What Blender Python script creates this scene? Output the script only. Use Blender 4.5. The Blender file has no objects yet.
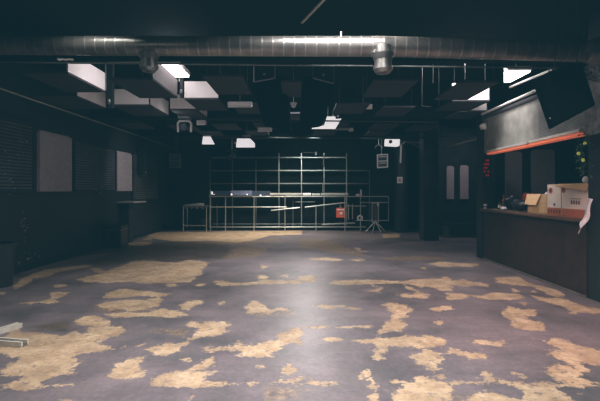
import bpy, bmesh, math, random
import numpy as np
from mathutils import Vector, Matrix, Euler
from mathutils import noise as mn
random.seed(7)
PI = math.pi
F = 420.0; H = 1.5
col = bpy.context.scene.collection

def W(px, py, Z):
    """point seen at this place of the photograph at depth Z (survey of the room)"""
    return Vector(((px - 300) * Z / F, Z, H - (py - 190) * Z / F))

# ------------------------------------------------------------------ materials
def mat(name, color, rough=0.6, metal=0.0, spec=0.5, noise=0.0, nscale=8.0, bump=0.0, emit=None, estr=0.0, coat=0.0):
    m = bpy.data.materials.new(name); m.use_nodes = True
    nt = m.node_tree; b = nt.nodes['Principled BSDF']
    b.inputs['Roughness'].default_value = rough
    b.inputs['Metallic'].default_value = metal
    b.inputs['Specular IOR Level'].default_value = spec
    b.inputs['Base Color'].default_value = (*color, 1)
    if coat: b.inputs['Coat Weight'].default_value = coat
    if emit:
        b.inputs['Emission Color'].default_value = (*emit, 1); b.inputs['Emission Strength'].default_value = estr
    if noise or bump:
        tc = nt.nodes.new('ShaderNodeTexCoord')
        n = nt.nodes.new('ShaderNodeTexNoise'); n.inputs['Scale'].default_value = nscale; n.inputs['Detail'].default_value = 6
        nt.links.new(tc.outputs['Object'], n.inputs['Vector'])
        if noise:
            r = nt.nodes.new('ShaderNodeValToRGB')
            r.color_ramp.elements[0].position = .3; r.color_ramp.elements[1].position = .7
            r.color_ramp.elements[0].color = (*[c * (1 - noise) for c in color], 1)
            r.color_ramp.elements[1].color = (*[min(1, c * (1 + noise)) for c in color], 1)
            nt.links.new(n.outputs['Fac'], r.inputs['Fac']); nt.links.new(r.outputs['Color'], b.inputs['Base Color'])
        if bump:
            bp = nt.nodes.new('ShaderNodeBump'); bp.inputs['Strength'].default_value = bump; bp.inputs['Distance'].default_value = .02
            nt.links.new(n.outputs['Fac'], bp.inputs['Height']); nt.links.new(bp.outputs['Normal'], b.inputs['Normal'])
    return m

M = dict(
    black_wall=mat('black_wall', (.008, .012, .014), .75, noise=.5, nscale=3, bump=.3, spec=.3),
    black_ceiling=mat('black_ceiling', (.006, .010, .012), .9, noise=.3, spec=.1),
    black_paint=mat('black_paint', (.010, .014, .017), .55, noise=.3, nscale=12),
    black_cabinet=mat('black_cabinet', (.004, .006, .008), 1.0, spec=.0, noise=.3, nscale=25, bump=.2),
    grille=mat('grille', (.004, .006, .008), 1.0, spec=.0, noise=.5, nscale=60, bump=.5),
    black_plastic=mat('black_plastic', (.012, .016, .02), .4, noise=.2),
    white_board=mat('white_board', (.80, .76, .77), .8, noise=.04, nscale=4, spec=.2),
    grey_and_shade_board=mat('grey_and_shade_board', (.055, .056, .062), .9, noise=.12, nscale=5, spec=.1),  # paints shade onto box undersides; plain grey on the hatch edge board
    galvanised=mat('galvanised', (.42, .42, .40), .36, metal=.9, noise=.22, nscale=9, bump=.08),
    steel=mat('steel', (.55, .58, .55), .35, metal=.8, noise=.15, nscale=15),
    dark_steel=mat('dark_steel', (.22, .25, .25), .4, metal=.7, noise=.3, nscale=15),
    white_paint=mat('white_paint', (.75, .74, .74), .5, noise=.05),
    foam=mat('foam', (.37, .34, .355), .95, noise=.12, nscale=14, bump=.4, spec=.1),
    plywood=mat('plywood', (.33, .33, .30), .75, noise=.22, nscale=5, bump=.1, spec=.2),
    stone=mat('stone', (.20, .20, .20), .85, noise=.5, nscale=10, bump=.8),
    bar_brown=mat('bar_brown', (.028, .014, .010), .6, noise=.4, nscale=5),
    bar_top=mat('bar_top', (.10, .055, .035), .35, noise=.3, nscale=10),
    orange=mat('orange_strip', (.85, .22, .11), .5, emit=(1, .22, .12), estr=.22),
    card=mat('cardboard', (.50, .33, .18), .85, noise=.1, nscale=20, spec=.2),
    card_flap=mat('cardboard_light', (.80, .55, .32), .85, noise=.08, nscale=20, spec=.2),
    card_white=mat('white_carton', (.72, .64, .57), .7, noise=.05, spec=.3),
    card_side=mat('grey_carton', (.55, .50, .46), .7, noise=.08, spec=.3),
    print_brown=mat('brown_print', (.42, .13, .07), .7, noise=.3, nscale=40),
    print_dark=mat('dark_print', (.12, .04, .03), .7),
    red=mat('red_plastic', (.8, .13, .07), .5, noise=.3, nscale=20),
    cloth=mat('white_cloth', (.75, .74, .78), .9, noise=.08, nscale=20),
    leaf=mat('leaf', (.04, .09, .05), .5, noise=.4, nscale=20),
    flower=mat('yellow_flower', (.75, .75, .15), .5, emit=(.8, .85, .15), estr=.12),  # petals given a faint glow so they look lit
    lamp=mat('lamp_diffuser', (1, 1, 1), .5, emit=(1, .93, .92), estr=4.0),
    lens=mat('lens', (.1, .12, .15), .1, spec=.8),
    bluebox=mat('pale_blue_case', (.17, .20, .31), .2, noise=.2, nscale=8, coat=.5),
    bottle=mat('dark_glass', (.03, .03, .02), .12, spec=.8),
    speck=mat('scuffed_paint', (.35, .37, .36), .8),
    red_led=mat('red_led', (.8, .05, .05), .4, emit=(1, .08, .10), estr=.06),
)

# corrugated / ribbed wall panel material (horizontal slats as a surface pattern)
def slat_mat(name, color, dark, scale, axis='Z'):
    m = bpy.data.materials.new(name); m.use_nodes = True
    nt = m.node_tree; b = nt.nodes['Principled BSDF']; b.inputs['Roughness'].default_value = .6
    tc = nt.nodes.new('ShaderNodeTexCoord'); w = nt.nodes.new('ShaderNodeTexWave')
    w.wave_type = 'BANDS'; w.bands_direction = axis; w.inputs['Scale'].default_value = scale
    w.inputs['Distortion'].default_value = .25; w.inputs['Detail'].default_value = 1
    nt.links.new(tc.outputs['Object'], w.inputs['Vector'])
    r = nt.nodes.new('ShaderNodeValToRGB')
    r.color_ramp.elements[0].position = .35; r.color_ramp.elements[1].position = .6
    r.color_ramp.elements[0].color = (*dark, 1); r.color_ramp.elements[1].color = (*color, 1)
    nt.links.new(w.outputs['Color'], r.inputs['Fac'])
    n = nt.nodes.new('ShaderNodeTexNoise'); n.inputs['Scale'].default_value = 2.5; n.inputs['Detail'].default_value = 5
    nt.links.new(tc.outputs['Object'], n.inputs['Vector'])
    mx = nt.nodes.new('ShaderNodeMix'); mx.data_type = 'RGBA'; mx.blend_type = 'MULTIPLY'
    mx.inputs['Factor'].default_value = .8
    nt.links.new(r.outputs['Color'], mx.inputs['A']); nt.links.new(n.outputs['Color'], mx.inputs['B'])
    r2 = nt.nodes.new('ShaderNodeValToRGB'); r2.color_ramp.elements[0].position = .35; r2.color_ramp.elements[0].color = (.35, .35, .35, 1)
    r2.color_ramp.elements[1].position = .6
    nt.links.new(n.outputs['Fac'], r2.inputs['Fac']); nt.links.new(r2.outputs['Color'], mx.inputs['B'])
    nt.links.new(mx.outputs['Result'], b.inputs['Base Color'])
    bp = nt.nodes.new('ShaderNodeBump'); bp.inputs['Strength'].default_value = .6; bp.inputs['Distance'].default_value = .02
    nt.links.new(w.outputs['Color'], bp.inputs['Height']); nt.links.new(bp.outputs['Normal'], b.inputs['Normal'])
    return m
M['slats'] = slat_mat('slatted_panel', (.10, .112, .115), (.010, .015, .018), 5.2)
M['shutter'] = slat_mat('roller_shutter', (.30, .30, .29), (.10, .10, .10), 14)

def brick_mat():
    m = bpy.data.materials.new('black_brick'); m.use_nodes = True
    nt = m.node_tree; b = nt.nodes['Principled BSDF']; b.inputs['Roughness'].default_value = .6
    tc = nt.nodes.new('ShaderNodeTexCoord'); mp = nt.nodes.new('ShaderNodeMapping')
    mp.inputs['Rotation'].default_value = (PI / 2, 0, PI / 2)
    sx = nt.nodes.new('ShaderNodeSeparateXYZ'); cb = nt.nodes.new('ShaderNodeCombineXYZ'); ad = nt.nodes.new('ShaderNodeMath')
    nt.links.new(tc.outputs['Object'], sx.inputs[0]); nt.links.new(sx.outputs['X'], ad.inputs[0]); nt.links.new(sx.outputs['Y'], ad.inputs[1])
    nt.links.new(ad.outputs[0], cb.inputs['X']); nt.links.new(sx.outputs['Z'], cb.inputs['Y'])
    br = nt.nodes.new('ShaderNodeTexBrick'); br.inputs['Scale'].default_value = 4
    br.inputs['Color1'].default_value = (.011, .016, .018, 1); br.inputs['Color2'].default_value = (.007, .011, .013, 1)
    br.inputs['Mortar'].default_value = (.004, .006, .007, 1)
    nt.links.new(cb.outputs[0], br.inputs['Vector'])
    nt.links.new(br.outputs['Color'], b.inputs['Base Color'])
    bp = nt.nodes.new('ShaderNodeBump'); bp.inputs['Strength'].default_value = .5; bp.inputs['Distance'].default_value = .02; bp.invert = True
    nt.links.new(br.outputs['Fac'], bp.inputs['Height']); nt.links.new(bp.outputs['Normal'], b.inputs['Normal'])
    return m
M['brick'] = brick_mat()
M['side_shade'] = mat('side_shade_board', (.22, .20, .21), .8, noise=.08)  # white side board darkened so its shading sits in the colour
M['dark_trim'] = mat('dark_trim', (.12, .115, .10), .7, noise=.4)

def duct_mat():
    m = bpy.data.materials.new('spiral_duct_metal'); m.use_nodes = True
    nt = m.node_tree; b = nt.nodes['Principled BSDF']; b.inputs['Metallic'].default_value = .75; b.inputs['Roughness'].default_value = .34
    tc = nt.nodes.new('ShaderNodeTexCoord'); n = nt.nodes.new('ShaderNodeTexNoise'); n.inputs['Scale'].default_value = 5; n.inputs['Detail'].default_value = 6
    nt.links.new(tc.outputs['Object'], n.inputs['Vector'])
    r = nt.nodes.new('ShaderNodeValToRGB'); r.color_ramp.elements[0].position = .3; r.color_ramp.elements[1].position = .7
    r.color_ramp.elements[0].color = (.20, .21, .20, 1); r.color_ramp.elements[1].color = (.40, .39, .37, 1)
    nt.links.new(n.outputs['Fac'], r.inputs['Fac'])
    w = nt.nodes.new('ShaderNodeTexWave'); w.wave_type = 'BANDS'; w.bands_direction = 'X'; w.inputs['Scale'].default_value = 2.3; w.inputs['Distortion'].default_value = .15
    nt.links.new(tc.outputs['Object'], w.inputs['Vector'])
    r2 = nt.nodes.new('ShaderNodeValToRGB'); r2.color_ramp.elements[0].position = .93; r2.color_ramp.elements[1].position = 1.0
    r2.color_ramp.elements[0].color = (0, 0, 0, 1); r2.color_ramp.elements[1].color = (1, 1, 1, 1)
    nt.links.new(w.outputs['Fac'], r2.inputs['Fac'])
    mx = nt.nodes.new('ShaderNodeMix'); mx.data_type = 'RGBA'; nt.links.new(r2.outputs['Color'], mx.inputs['Factor'])
    nt.links.new(r.outputs['Color'], mx.inputs['A']); mx.inputs['B'].default_value = (.50, .49, .46, 1)
    nt.links.new(mx.outputs['Result'], b.inputs['Base Color'])
    bp = nt.nodes.new('ShaderNodeBump'); bp.inputs['Strength'].default_value = .3; bp.inputs['Distance'].default_value = .006
    nt.links.new(r2.outputs['Color'], bp.inputs['Height']); nt.links.new(bp.outputs['Normal'], b.inputs['Normal'])
    return m
M['duct'] = duct_mat()
M['cream'] = mat('cream_metal', (.62, .60, .52), .5, noise=.15, nscale=12)

# ------------------------------------------------------------------ mesh helpers
def bx(bm, c, s, rot=None):
    r = bmesh.ops.create_cube(bm, size=1.0)
    mtx = Matrix.Translation(Vector(c)) @ ((rot.to_matrix().to_4x4()) if rot else Matrix.Identity(4)) @ Matrix.Diagonal((*s, 1))
    bmesh.ops.transform(bm, matrix=mtx, verts=r['verts'])
    return r['verts']
def b2(bm, x0, x1, y0, y1, z0, z1):
    return bx(bm, ((x0 + x1) / 2, (y0 + y1) / 2, (z0 + z1) / 2), (abs(x1 - x0), abs(y1 - y0), abs(z1 - z0)))
def tube(bm, p, q, r, n=10, r2=None, cap=True):
    p = Vector(p); q = Vector(q); d = q - p; L = d.length
    res = bmesh.ops.create_cone(bm, cap_ends=cap, segments=n, radius1=r, radius2=r if r2 is None else r2, depth=L)
    mtx = Matrix.Translation((p + q) / 2) @ d.to_track_quat('Z', 'Y').to_matrix().to_4x4()
    bmesh.ops.transform(bm, matrix=mtx, verts=res['verts'])
    return res['verts']
def ball(bm, c, r, s=(1, 1, 1), n=10):
    res = bmesh.ops.create_uvsphere(bm, u_segments=n, v_segments=max(6, n // 2 + 2), radius=r)
    bmesh.ops.transform(bm, matrix=Matrix.Translation(Vector(c)) @ Matrix.Diagonal((*s, 1)), verts=res['verts'])
def prism(bm, poly, thick_vec):
    """poly: list of 3-D points, extruded by thick_vec"""
    t = Vector(thick_vec)
    a = [bm.verts.new(Vector(p)) for p in poly]; b = [bm.verts.new(Vector(p) + t) for p in poly]
    bm.faces.new(a); bm.faces.new(list(reversed(b)))
    n = len(a)
    for i in range(n): bm.faces.new((a[i], b[i], b[(i + 1) % n], a[(i + 1) % n]))
    bmesh.ops.recalc_face_normals(bm, faces=bm.faces)
SPLIT = {'hanger_wire', 'hanger_rod', 'chain', 'glint_bead', 'hanger', 'bracket', 'white_bracket', 'ceiling_mount', 'brace', 'flange', 'round_emblem', 'side_board'}
def islands(bm):
    bm.verts.ensure_lookup_table(); seen = set(); out = []
    for v in bm.verts:
        if v in seen: continue
        st = [v]; seen.add(v); isl = [v]
        while st:
            a = st.pop()
            for e in a.link_edges:
                b = e.other_vert(a)
                if b not in seen: seen.add(b); st.append(b); isl.append(b)
        out.append(isl)
    return out
def obj(name, bm, m, parent=None, bevel=0.0, smooth=False):
    if parent is not None and name in SPLIT:
        isl = islands(bm)
        if len(isl) > 1:
            last = None
            for part in isl:
                nb = bmesh.new(); mp = {v: nb.verts.new(v.co) for v in part}
                for f in {f for v in part for f in v.link_faces}: nb.faces.new([mp[v] for v in f.verts])
                last = obj_one(name, nb, m, parent, bevel, smooth)
            bm.free(); return last
    return obj_one(name, bm, m, parent, bevel, smooth)
def obj_one(name, bm, m, parent=None, bevel=0.0, smooth=False):
    """link the shape as one mesh; world coordinates are kept, the origin goes to its base"""
    bmesh.ops.recalc_face_normals(bm, faces=bm.faces)
    if parent is None:
        xs = [v.co.copy() for v in bm.verts]
        o0 = Vector(((min(v.x for v in xs) + max(v.x for v in xs)) / 2, (min(v.y for v in xs) + max(v.y for v in xs)) / 2, min(v.z for v in xs)))
    else: o0 = ORI[parent.name]
    bmesh.ops.translate(bm, verts=bm.verts, vec=-o0)
    me = bpy.data.meshes.new(name); bm.to_mesh(me); bm.free()
    me.materials.append(m)
    if smooth:
        for p in me.polygons: p.use_smooth = True
    o = bpy.data.objects.new(name, me); col.objects.link(o)
    if parent is None: o.location = o0
    else: o.parent = parent
    ORI[o.name] = o0
    if bevel:
        md = o.modifiers.new('bevel', 'BEVEL'); md.width = bevel; md.segments = 2; md.limit_method = 'ANGLE'
    if smooth:
        try:
            md = o.modifiers.new('edge', 'EDGE_SPLIT'); md.split_angle = math.radians(40)
        except Exception: pass
    return o
ORI = {}
def thing(name, label, cat, loc, group=None):
    o = bpy.data.objects.new(name, None); col.objects.link(o); o.location = loc; o.empty_display_size = .1
    ORI[o.name] = Vector(loc)
    o['label'] = label; o['category'] = cat
    if group: o['group'] = group
    return o
def tag(o, label, cat, group=None):
    o['label'] = label; o['category'] = cat
    if group: o['group'] = group
    return o
def struct(name, bm, m, label=None, **k):
    o = obj(name, bm, m, **k); o['kind'] = 'structure'
    o['label'] = label or name.replace('_', ' '); o['category'] = name.split('_')[0]
    return o
def N(): return bmesh.new()
def dup(root, delta, label=None, group=None):
    r = root.copy(); col.objects.link(r); r.location = root.location + Vector(delta)
    ORI[r.name] = ORI[root.name] + Vector(delta)
    if label: r['label'] = label
    if group: r['group'] = group
    for ch in list(root.children):
        c = ch.copy(); col.objects.link(c); c.parent = r
        for g in ch.children:
            d = g.copy(); col.objects.link(d); d.parent = c
    return r

# ------------------------------------------------------------------ floor
T = dict(A=(0, 225), B=(150, 225), C=(300, 225), D=(450, 225), E=(0, 311), F=(150, 311), G=(300, 311), H=(450, 311))
P = '''
A 60,235 100,205 180,178 280,165 380,155 360,168 290,178 220,192 190,205 140,215 120,228 85,250 60,258
A 85,312 200,300 195,275 225,266 285,270 255,285 225,292 235,305 205,316 150,308 120,318
A 215,240 270,236 265,246 220,249
A 300,218 350,205 400,195 350,172 390,170 420,185 480,165 530,145 600,140 600,235 520,228 420,232 380,228 340,230
A 410,290 440,265 500,250 540,262 600,268 600,290 560,285 500,290 440,294
A 385,320 430,306 520,300 600,302 600,328 540,345 490,335 440,340
A 490,78 520,66 600,68 600,80 530,82
A 560,60 600,45 600,62
A 0,268 28,268 10,277 0,277
A 385,160 440,148 450,155 400,162
B 0,48 0,30 120,28 300,25 600,22 600,38 480,42 420,60 350,70 230,62 100,65 40,58
B 0,140 50,148 100,150 150,138 240,150 210,180 210,195 180,210 170,228 60,232 0,232
B 260,225 290,222 340,232 430,228 440,218 600,222 600,235 420,238 300,245 262,240
B 430,212 432,200 460,198 475,210 455,218
B 180,240 225,230 220,242 190,248
B 60,240 100,232 110,245 70,248
B 440,155 470,165 455,175
B 510,205 555,196 550,208
B 0,262 80,275 60,285 0,290
B 0,292 40,292 45,315 20,328 0,328
B 110,322 150,305 205,295 212,315 160,330 150,345 130,335
B 60,345 110,340 150,352 140,360 60,360
B 380,345 395,305 420,305 460,320 480,335 540,330 550,345 480,350 400,352
B 275,308 295,308 285,318
C 0,205 60,200 75,215 60,228 0,228
C 110,235 140,222 220,218 340,220 400,225 470,215 560,215 580,205 600,215 600,265 560,262 510,245 480,250 430,235 300,236 170,240
C 410,235 440,245 480,265 520,280 500,295 430,292 390,280 400,272 450,280 470,270 430,258
C 290,240 330,250 325,270 250,264 240,260 300,258 320,252
C 330,318 360,308 410,318 450,338 440,355 400,362 390,350 370,360 370,345 350,335
C 480,170 510,168 500,180
C 515,155 560,145 600,150 600,168 560,168
C 20,135 110,130 180,138 150,144 60,140
C 195,138 240,134 260,140 230,145
C 215,90 245,92 240,105 270,102 275,106 235,108
C 330,35 400,35 400,50 330,52
C 60,325 100,318 150,322 210,328 245,335 235,340 150,330 100,335
C 520,335 550,322 600,325 600,340 540,345
C 470,20 490,20 490,35 465,30
D 0,150 120,155 100,168 0,165
D 0,240 0,225 50,215 80,225 160,235 150,248 100,240 60,248 30,240
D 180,210 270,205 300,225 340,240 400,250 440,265 470,285 420,290 370,265 330,248 250,240 220,235 190,232
D 0,270 30,275 60,275 120,285 180,268 270,275 305,290 280,298 150,298 80,285 40,300 0,298
D 250,255 290,262 280,272 250,265
D 315,265 345,262 345,272
D 320,280 380,290 430,290 480,305 540,325 600,335 600,360 550,350 490,355 470,335 420,318 350,300
D 205,345 230,325 260,330 300,340 345,350 340,360 210,360
D 280,310 310,312 300,322
E 400,12 470,5 600,8 600,22 480,25 440,20
E 100,85 200,90 260,100 290,80 340,85 370,60 310,55 300,40 330,25 380,15 440,45 430,60 510,70 490,92 430,108 400,112 400,130 450,145 460,155 400,162 350,172 300,172 320,195 320,215 300,235 290,255 200,270 160,275 150,298 290,290 290,298 200,305 120,315 40,315 0,295 60,290 90,278 60,262 0,258 0,240 30,215 80,190 0,170 0,112 60,70
E 430,235 460,210 510,195 570,185 580,200 550,225 585,240 560,265 500,278 440,262
E 480,145 520,135 510,150
E 545,132 572,135 555,145
E 565,155 600,148 600,160
E 225,355 280,350 270,360 225,360
F 0,0 60,0 150,5 130,15 60,22 0,22
F 140,45 170,38 200,48 250,42 300,45 320,58 300,75 310,85 260,100 170,115 155,105 180,85 195,70 150,58
F 5,155 50,130 100,122 165,130 130,145 125,160 60,178 20,180
F 185,152 210,140 280,150 330,140 345,125 360,112 370,125 410,135 380,140 450,135 510,105 520,90 560,70 600,65 600,120 550,125 500,170 480,188 350,178 360,165 290,155 240,170 220,162
F 110,195 155,190 155,200 120,202
F 8,280 20,255 60,245 180,235 250,238 240,262 190,272 280,285 420,285 410,295 260,292 240,305 160,305 80,300 20,298
F 175,212 215,200 245,190 258,225 180,230
F 525,240 555,215 580,240 550,255
F 160,335 174,338 168,354
F 420,215 445,215 440,230
F 480,290 540,268 600,265 600,300 540,300
G 370,0 440,0 430,20 400,30 430,55 400,85 340,88 320,100 310,80 330,55 360,35
G 220,118 260,110 300,108 380,105 500,95 560,105 580,125 560,145 480,150 400,142 310,148 290,130 240,125
G 300,150 340,150 325,170 330,190 305,193 295,180
G 440,180 500,155 570,170 580,195 540,215 570,255 580,285 600,290 600,360 400,360 360,345 360,320 400,300 365,288 365,278 440,278 490,262 550,270 540,250 510,235 510,215 460,205
G 80,108 120,100 180,110 180,122 110,125
G 0,270 40,280 140,283 130,292 60,300 20,285 0,285
G 245,240 265,240 300,275 310,320 310,360 250,360 290,320 280,285 240,275 265,265
G 535,40 580,40 590,50 550,54
G 0,65 60,62 300,60 300,65 60,68 0,70
G 0,100 15,120 0,130
H 205,12 225,0 345,0 340,10 290,20 320,35 370,50 398,65 355,82 270,72 240,55 258,42 215,25
H 75,125 120,115 180,122 215,118 218,130 190,138 130,130 85,135
H 0,145 30,150 50,165 130,170 180,188 160,195 80,190 30,175 0,160
H 345,112 380,120 440,108 500,130 560,150 620,160 620,225 545,215 550,240 515,265 575,280 620,290 620,300 480,290 400,280 440,268 365,245 400,225 440,212 490,225 440,190 370,165 420,145
H 0,282 130,280 135,255 150,250 180,268 220,282 620,296 620,305 270,296 100,292 0,290
H 50,355 110,320 180,330 280,350 270,310 290,295 400,300 430,318 490,345 490,380 50,380
H 245,245 300,252 308,270 270,272
H 480,0 600,0 620,10 490,8
'''
PF = '''
A 300,135 380,105 480,95 560,92 600,95 600,105 480,115 430,125 350,137
A 70,195 150,165 300,140 360,135 300,150 180,172 100,200
A 360,330 600,290 600,360 380,350
B 290,120 340,85 480,90 470,110 430,130 290,138
B 0,100 120,60 260,66 420,62 520,50 520,62 400,80 300,78 200,76 100,88 0,110
F 440,300 520,290 600,290 600,370 440,370
F 380,0 600,5 600,25 430,25 380,12
F 0,60 80,65 160,75 150,105 60,100 0,80
C 0,55 120,60 300,130 500,120 600,130 600,140 400,145 200,120 0,90
G 0,300 80,300 60,330 0,330
H 0,300 60,320 200,325 160,355 0,370
'''
PD = '''
B 0,75 120,64 230,70 320,85 330,110 280,135 160,138 100,150 0,142
A 360,140 430,118 480,105 600,78 600,140 530,142 480,160 420,166 350,160
A 300,95 480,88 600,84 600,92 430,112 300,128
E 100,70 200,40 290,25 300,60 280,88 200,88
'''
def parse(s):
    out = []
    for ln in s.strip().split('\n'):
        k = ln.split(); ox, oy = T[k[0]]
        pts = []
        for c in k[1:]:
            u, v = map(float, c.split(','))
            if u == 0 and ox: u = -8
            if u == 600 and ox < 450: u = 608
            if v == 0 and oy > 225: v = -8
            if v == 360 and oy < 311: v = 368
            if v == 360 and oy == 311: v = 420
            px = ox + u / 4; py = oy + v / 4
            Z = F * H / (py - 190); pts.append(((px - 300) * Z / F, Z))
        out.append(np.array(pts))
    return out
gx = np.concatenate([np.arange(-5.1, 4.4, .045), np.arange(4.4, 9.3, .3)]); gy = np.concatenate([np.arange(-1.5, 2.6, .15), np.arange(2.6, 17.05, .045)])
GX, GY = np.meshgrid(gx, gy)
def field(polys, lim=.4):
    out = np.full(GX.shape, -lim)
    for p in polys:
        x0, y0 = p.min(0) - lim; x1, y1 = p.max(0) + lim
        iy0, iy1 = np.searchsorted(gy, [y0, y1]); ix0, ix1 = np.searchsorted(gx, [x0, x1])
        X = GX[iy0:iy1, ix0:ix1]; Y = GY[iy0:iy1, ix0:ix1]
        if X.size == 0: continue
        d = np.full(X.shape, 9.0); ins = np.zeros(X.shape, bool)
        for i in range(len(p)):
            a = p[i]; b = p[(i + 1) % len(p)]; e = b - a; L = max(1e-9, e @ e)
            t = np.clip(((X - a[0]) * e[0] + (Y - a[1]) * e[1]) / L, 0, 1)
            d = np.minimum(d, np.hypot(X - a[0] - t * e[0], Y - a[1] - t * e[1]))
            if a[1] != b[1]:
                c = ((a[1] > Y) != (b[1] > Y)) & (X < (b[0] - a[0]) * (Y - a[1]) / (b[1] - a[1]) + a[0]); ins ^= c
        s = np.clip(np.where(ins, d, -d), -lim, lim)
        out[iy0:iy1, ix0:ix1] = np.maximum(out[iy0:iy1, ix0:ix1], s)
    return out
wear = field(parse(P)); faint = field(parse(PF)); scuff = field(parse(PD))
ny, nx = GX.shape
verts = np.stack([GX.ravel(), GY.ravel(), np.zeros(nx * ny)], 1)
idx = np.arange(nx * ny).reshape(ny, nx)
faces = np.stack([idx[:-1, :-1].ravel(), idx[:-1, 1:].ravel(), idx[1:, 1:].ravel(), idx[1:, :-1].ravel()], 1)
me = bpy.data.meshes.new('floor')
me.vertices.add(len(verts)); me.vertices.foreach_set('co', verts.ravel())
me.loops.add(faces.size); me.loops.foreach_set('vertex_index', faces.ravel().astype(np.int32))
me.polygons.add(len(faces)); me.polygons.foreach_set('loop_start', np.arange(0, faces.size, 4, dtype=np.int32))
me.update(); me.validate()
for nm, arr in (('wear', wear), ('faint', faint), ('scuff', scuff)):
    at = me.attributes.new(nm, 'FLOAT', 'POINT'); at.data.foreach_set('value', arr.ravel().astype(np.float32))
fl = bpy.data.objects.new('floor', me); col.objects.link(fl)
fl['kind'] = 'structure'; fl['label'] = 'worn grey painted floor with beige peeled patches'; fl['category'] = 'floor'

def floor_mat():
    m = bpy.data.materials.new('worn_floor_paint'); m.use_nodes = True
    nt = m.node_tree; L = nt.links.new; b = nt.nodes['Principled BSDF']
    def node(t, **k):
        n = nt.nodes.new(t)
        for a, v in k.items(): setattr(n, a, v)
        return n
    def math_(op, a, bb, c=None, clamp=False):
        n = node('ShaderNodeMath', operation=op, use_clamp=clamp)
        for i, v in enumerate((a, bb, c)):
            if v is None: continue
            if isinstance(v, (int, float)): n.inputs[i].default_value = v
            else: L(v, n.inputs[i])
        return n.outputs[0]
    def noise(scale, detail=6, rough=.6, vec=None):
        n = node('ShaderNodeTexNoise'); n.inputs['Scale'].default_value = scale; n.inputs['Detail'].default_value = detail; n.inputs['Roughness'].default_value = rough
        L(vec or tc.outputs['Object'], n.inputs['Vector']); return n.outputs['Fac']
    def ramp(f, stops):
        r = node('ShaderNodeValToRGB'); cr = r.color_ramp
        while len(cr.elements) < len(stops): cr.elements.new(.5)
        for e, (p, c) in zip(cr.elements, stops): e.position = p; e.color = (*c, 1)
        L(f, r.inputs['Fac']); return r.outputs['Color']
    def mix(f, a, bb):
        n = node('ShaderNodeMix', data_type='RGBA')
        if isinstance(f, float): n.inputs['Factor'].default_value = f
        else: L(f, n.inputs['Factor'])
        L(a, n.inputs['A']); L(bb, n.inputs['B']); return n.outputs['Result']
    tc = node('ShaderNodeTexCoord')
    wa = node('ShaderNodeAttribute', attribute_name='wear').outputs['Fac']
    fa = node('ShaderNodeAttribute', attribute_name='faint').outputs['Fac']
    n1 = noise(6, 8, .65); n2 = noise(30, 4, .6)
    edge = math_('ADD', math_('MULTIPLY', math_('SUBTRACT', n1, .485), .30), math_('MULTIPLY', math_('SUBTRACT', n2, .5), .16))
    s = math_('ADD', wa, edge)
    mask = math_('MULTIPLY', math_('ADD', s, .0), 60, clamp=True)
    # chips of paint left inside the bare patches, small bare specks outside
    n3 = noise(14, 6, .7); chips = math_('MULTIPLY', math_('SUBTRACT', n3, .565), 22, clamp=True)
    n4 = noise(3.1, 6, .72); specks = math_('MULTIPLY', math_('SUBTRACT', n4, .665), 40, clamp=True)
    mask = math_('MAXIMUM', math_('MULTIPLY', mask, math_('SUBTRACT', 1.0, math_('MULTIPLY', chips, .75))), math_('MULTIPLY', specks, .7))
    n5 = noise(9, 8, .75)
    fm = math_('MULTIPLY', math_('MULTIPLY', math_('ADD', fa, math_('MULTIPLY', math_('SUBTRACT', n1, .5), .3)), 10, clamp=True), math_('MULTIPLY', math_('SUBTRACT', n5, .38), 8, clamp=True))
    base = ramp(noise(1.1, 8, .65), [(.3, (.085, .090, .092)), (.5, (.165, .142, .152)), (.72, (.25, .205, .215))])
    streak = node('ShaderNodeMapping'); streak.inputs['Scale'].default_value = (.5, 4, 1); L(tc.outputs['Object'], streak.inputs['Vector'])
    stn = noise(2.2, 7, .7, streak.outputs['Vector'])
    base = mix(math_('MULTIPLY', math_('SUBTRACT', stn, .45), 1.6, clamp=True), base, ramp(n5, [(.3, (.075, .077, .085)), (.7, (.14, .125, .13))]))
    bare = ramp(noise(4, 8, .7), [(.3, (.31, .215, .130)), (.5, (.47, .345, .215)), (.72, (.64, .50, .335))])
    dirt = ramp(noise(18, 6, .7), [(.38, (.055, .048, .04)), (.6, (.36, .26, .17))])
    c = mix(math_('MULTIPLY', fm, .9), base, dirt)
    sa = node('ShaderNodeAttribute', attribute_name='scuff').outputs['Fac']
    sm = math_('MULTIPLY', math_('ADD', sa, math_('MULTIPLY', math_('SUBTRACT', n1, .4), .5)), 6, clamp=True)
    c = mix(mask, c, bare)
    sk = noise(3.3, 9, .8, streak.outputs['Vector'])
    c = mix(math_('MULTIPLY', sm, math_('ADD', .25, math_('MULTIPLY', math_('SUBTRACT', sk, .40), 7, clamp=True), clamp=True)), c, ramp(n5, [(.35, (.035, .042, .042)), (.68, (.16, .12, .085))]))
    # a dark scuffed area near the left wall
    grit = ramp(noise(22, 7, .75), [(.30, (.72, .70, .68)), (.5, (1, 1, 1)), (.70, (1.18, 1.18, 1.16))])
    g2 = ramp(noise(1.7, 6, .7), [(.32, (.74, .74, .76)), (.52, (1, 1, 1)), (.7, (1.12, 1.1, 1.08))])
    for gg in (grit, g2):
        mm = node('ShaderNodeMix', data_type='RGBA', blend_type='MULTIPLY'); mm.inputs['Factor'].default_value = 1.0
        L(c, mm.inputs['A']); L(gg, mm.inputs['B']); c = mm.outputs['Result']
    L(c, b.inputs['Base Color'])
    rg = math_('ADD', .33, math_('MULTIPLY', noise(7, 6, .7), .22)); rg = math_('ADD', rg, math_('MULTIPLY', mask, .15))
    L(rg, b.inputs['Roughness']); b.inputs['Specular IOR Level'].default_value = .5
    bp = node('ShaderNodeBump'); bp.inputs['Strength'].default_value = .25; bp.inputs['Distance'].default_value = .01
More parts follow.
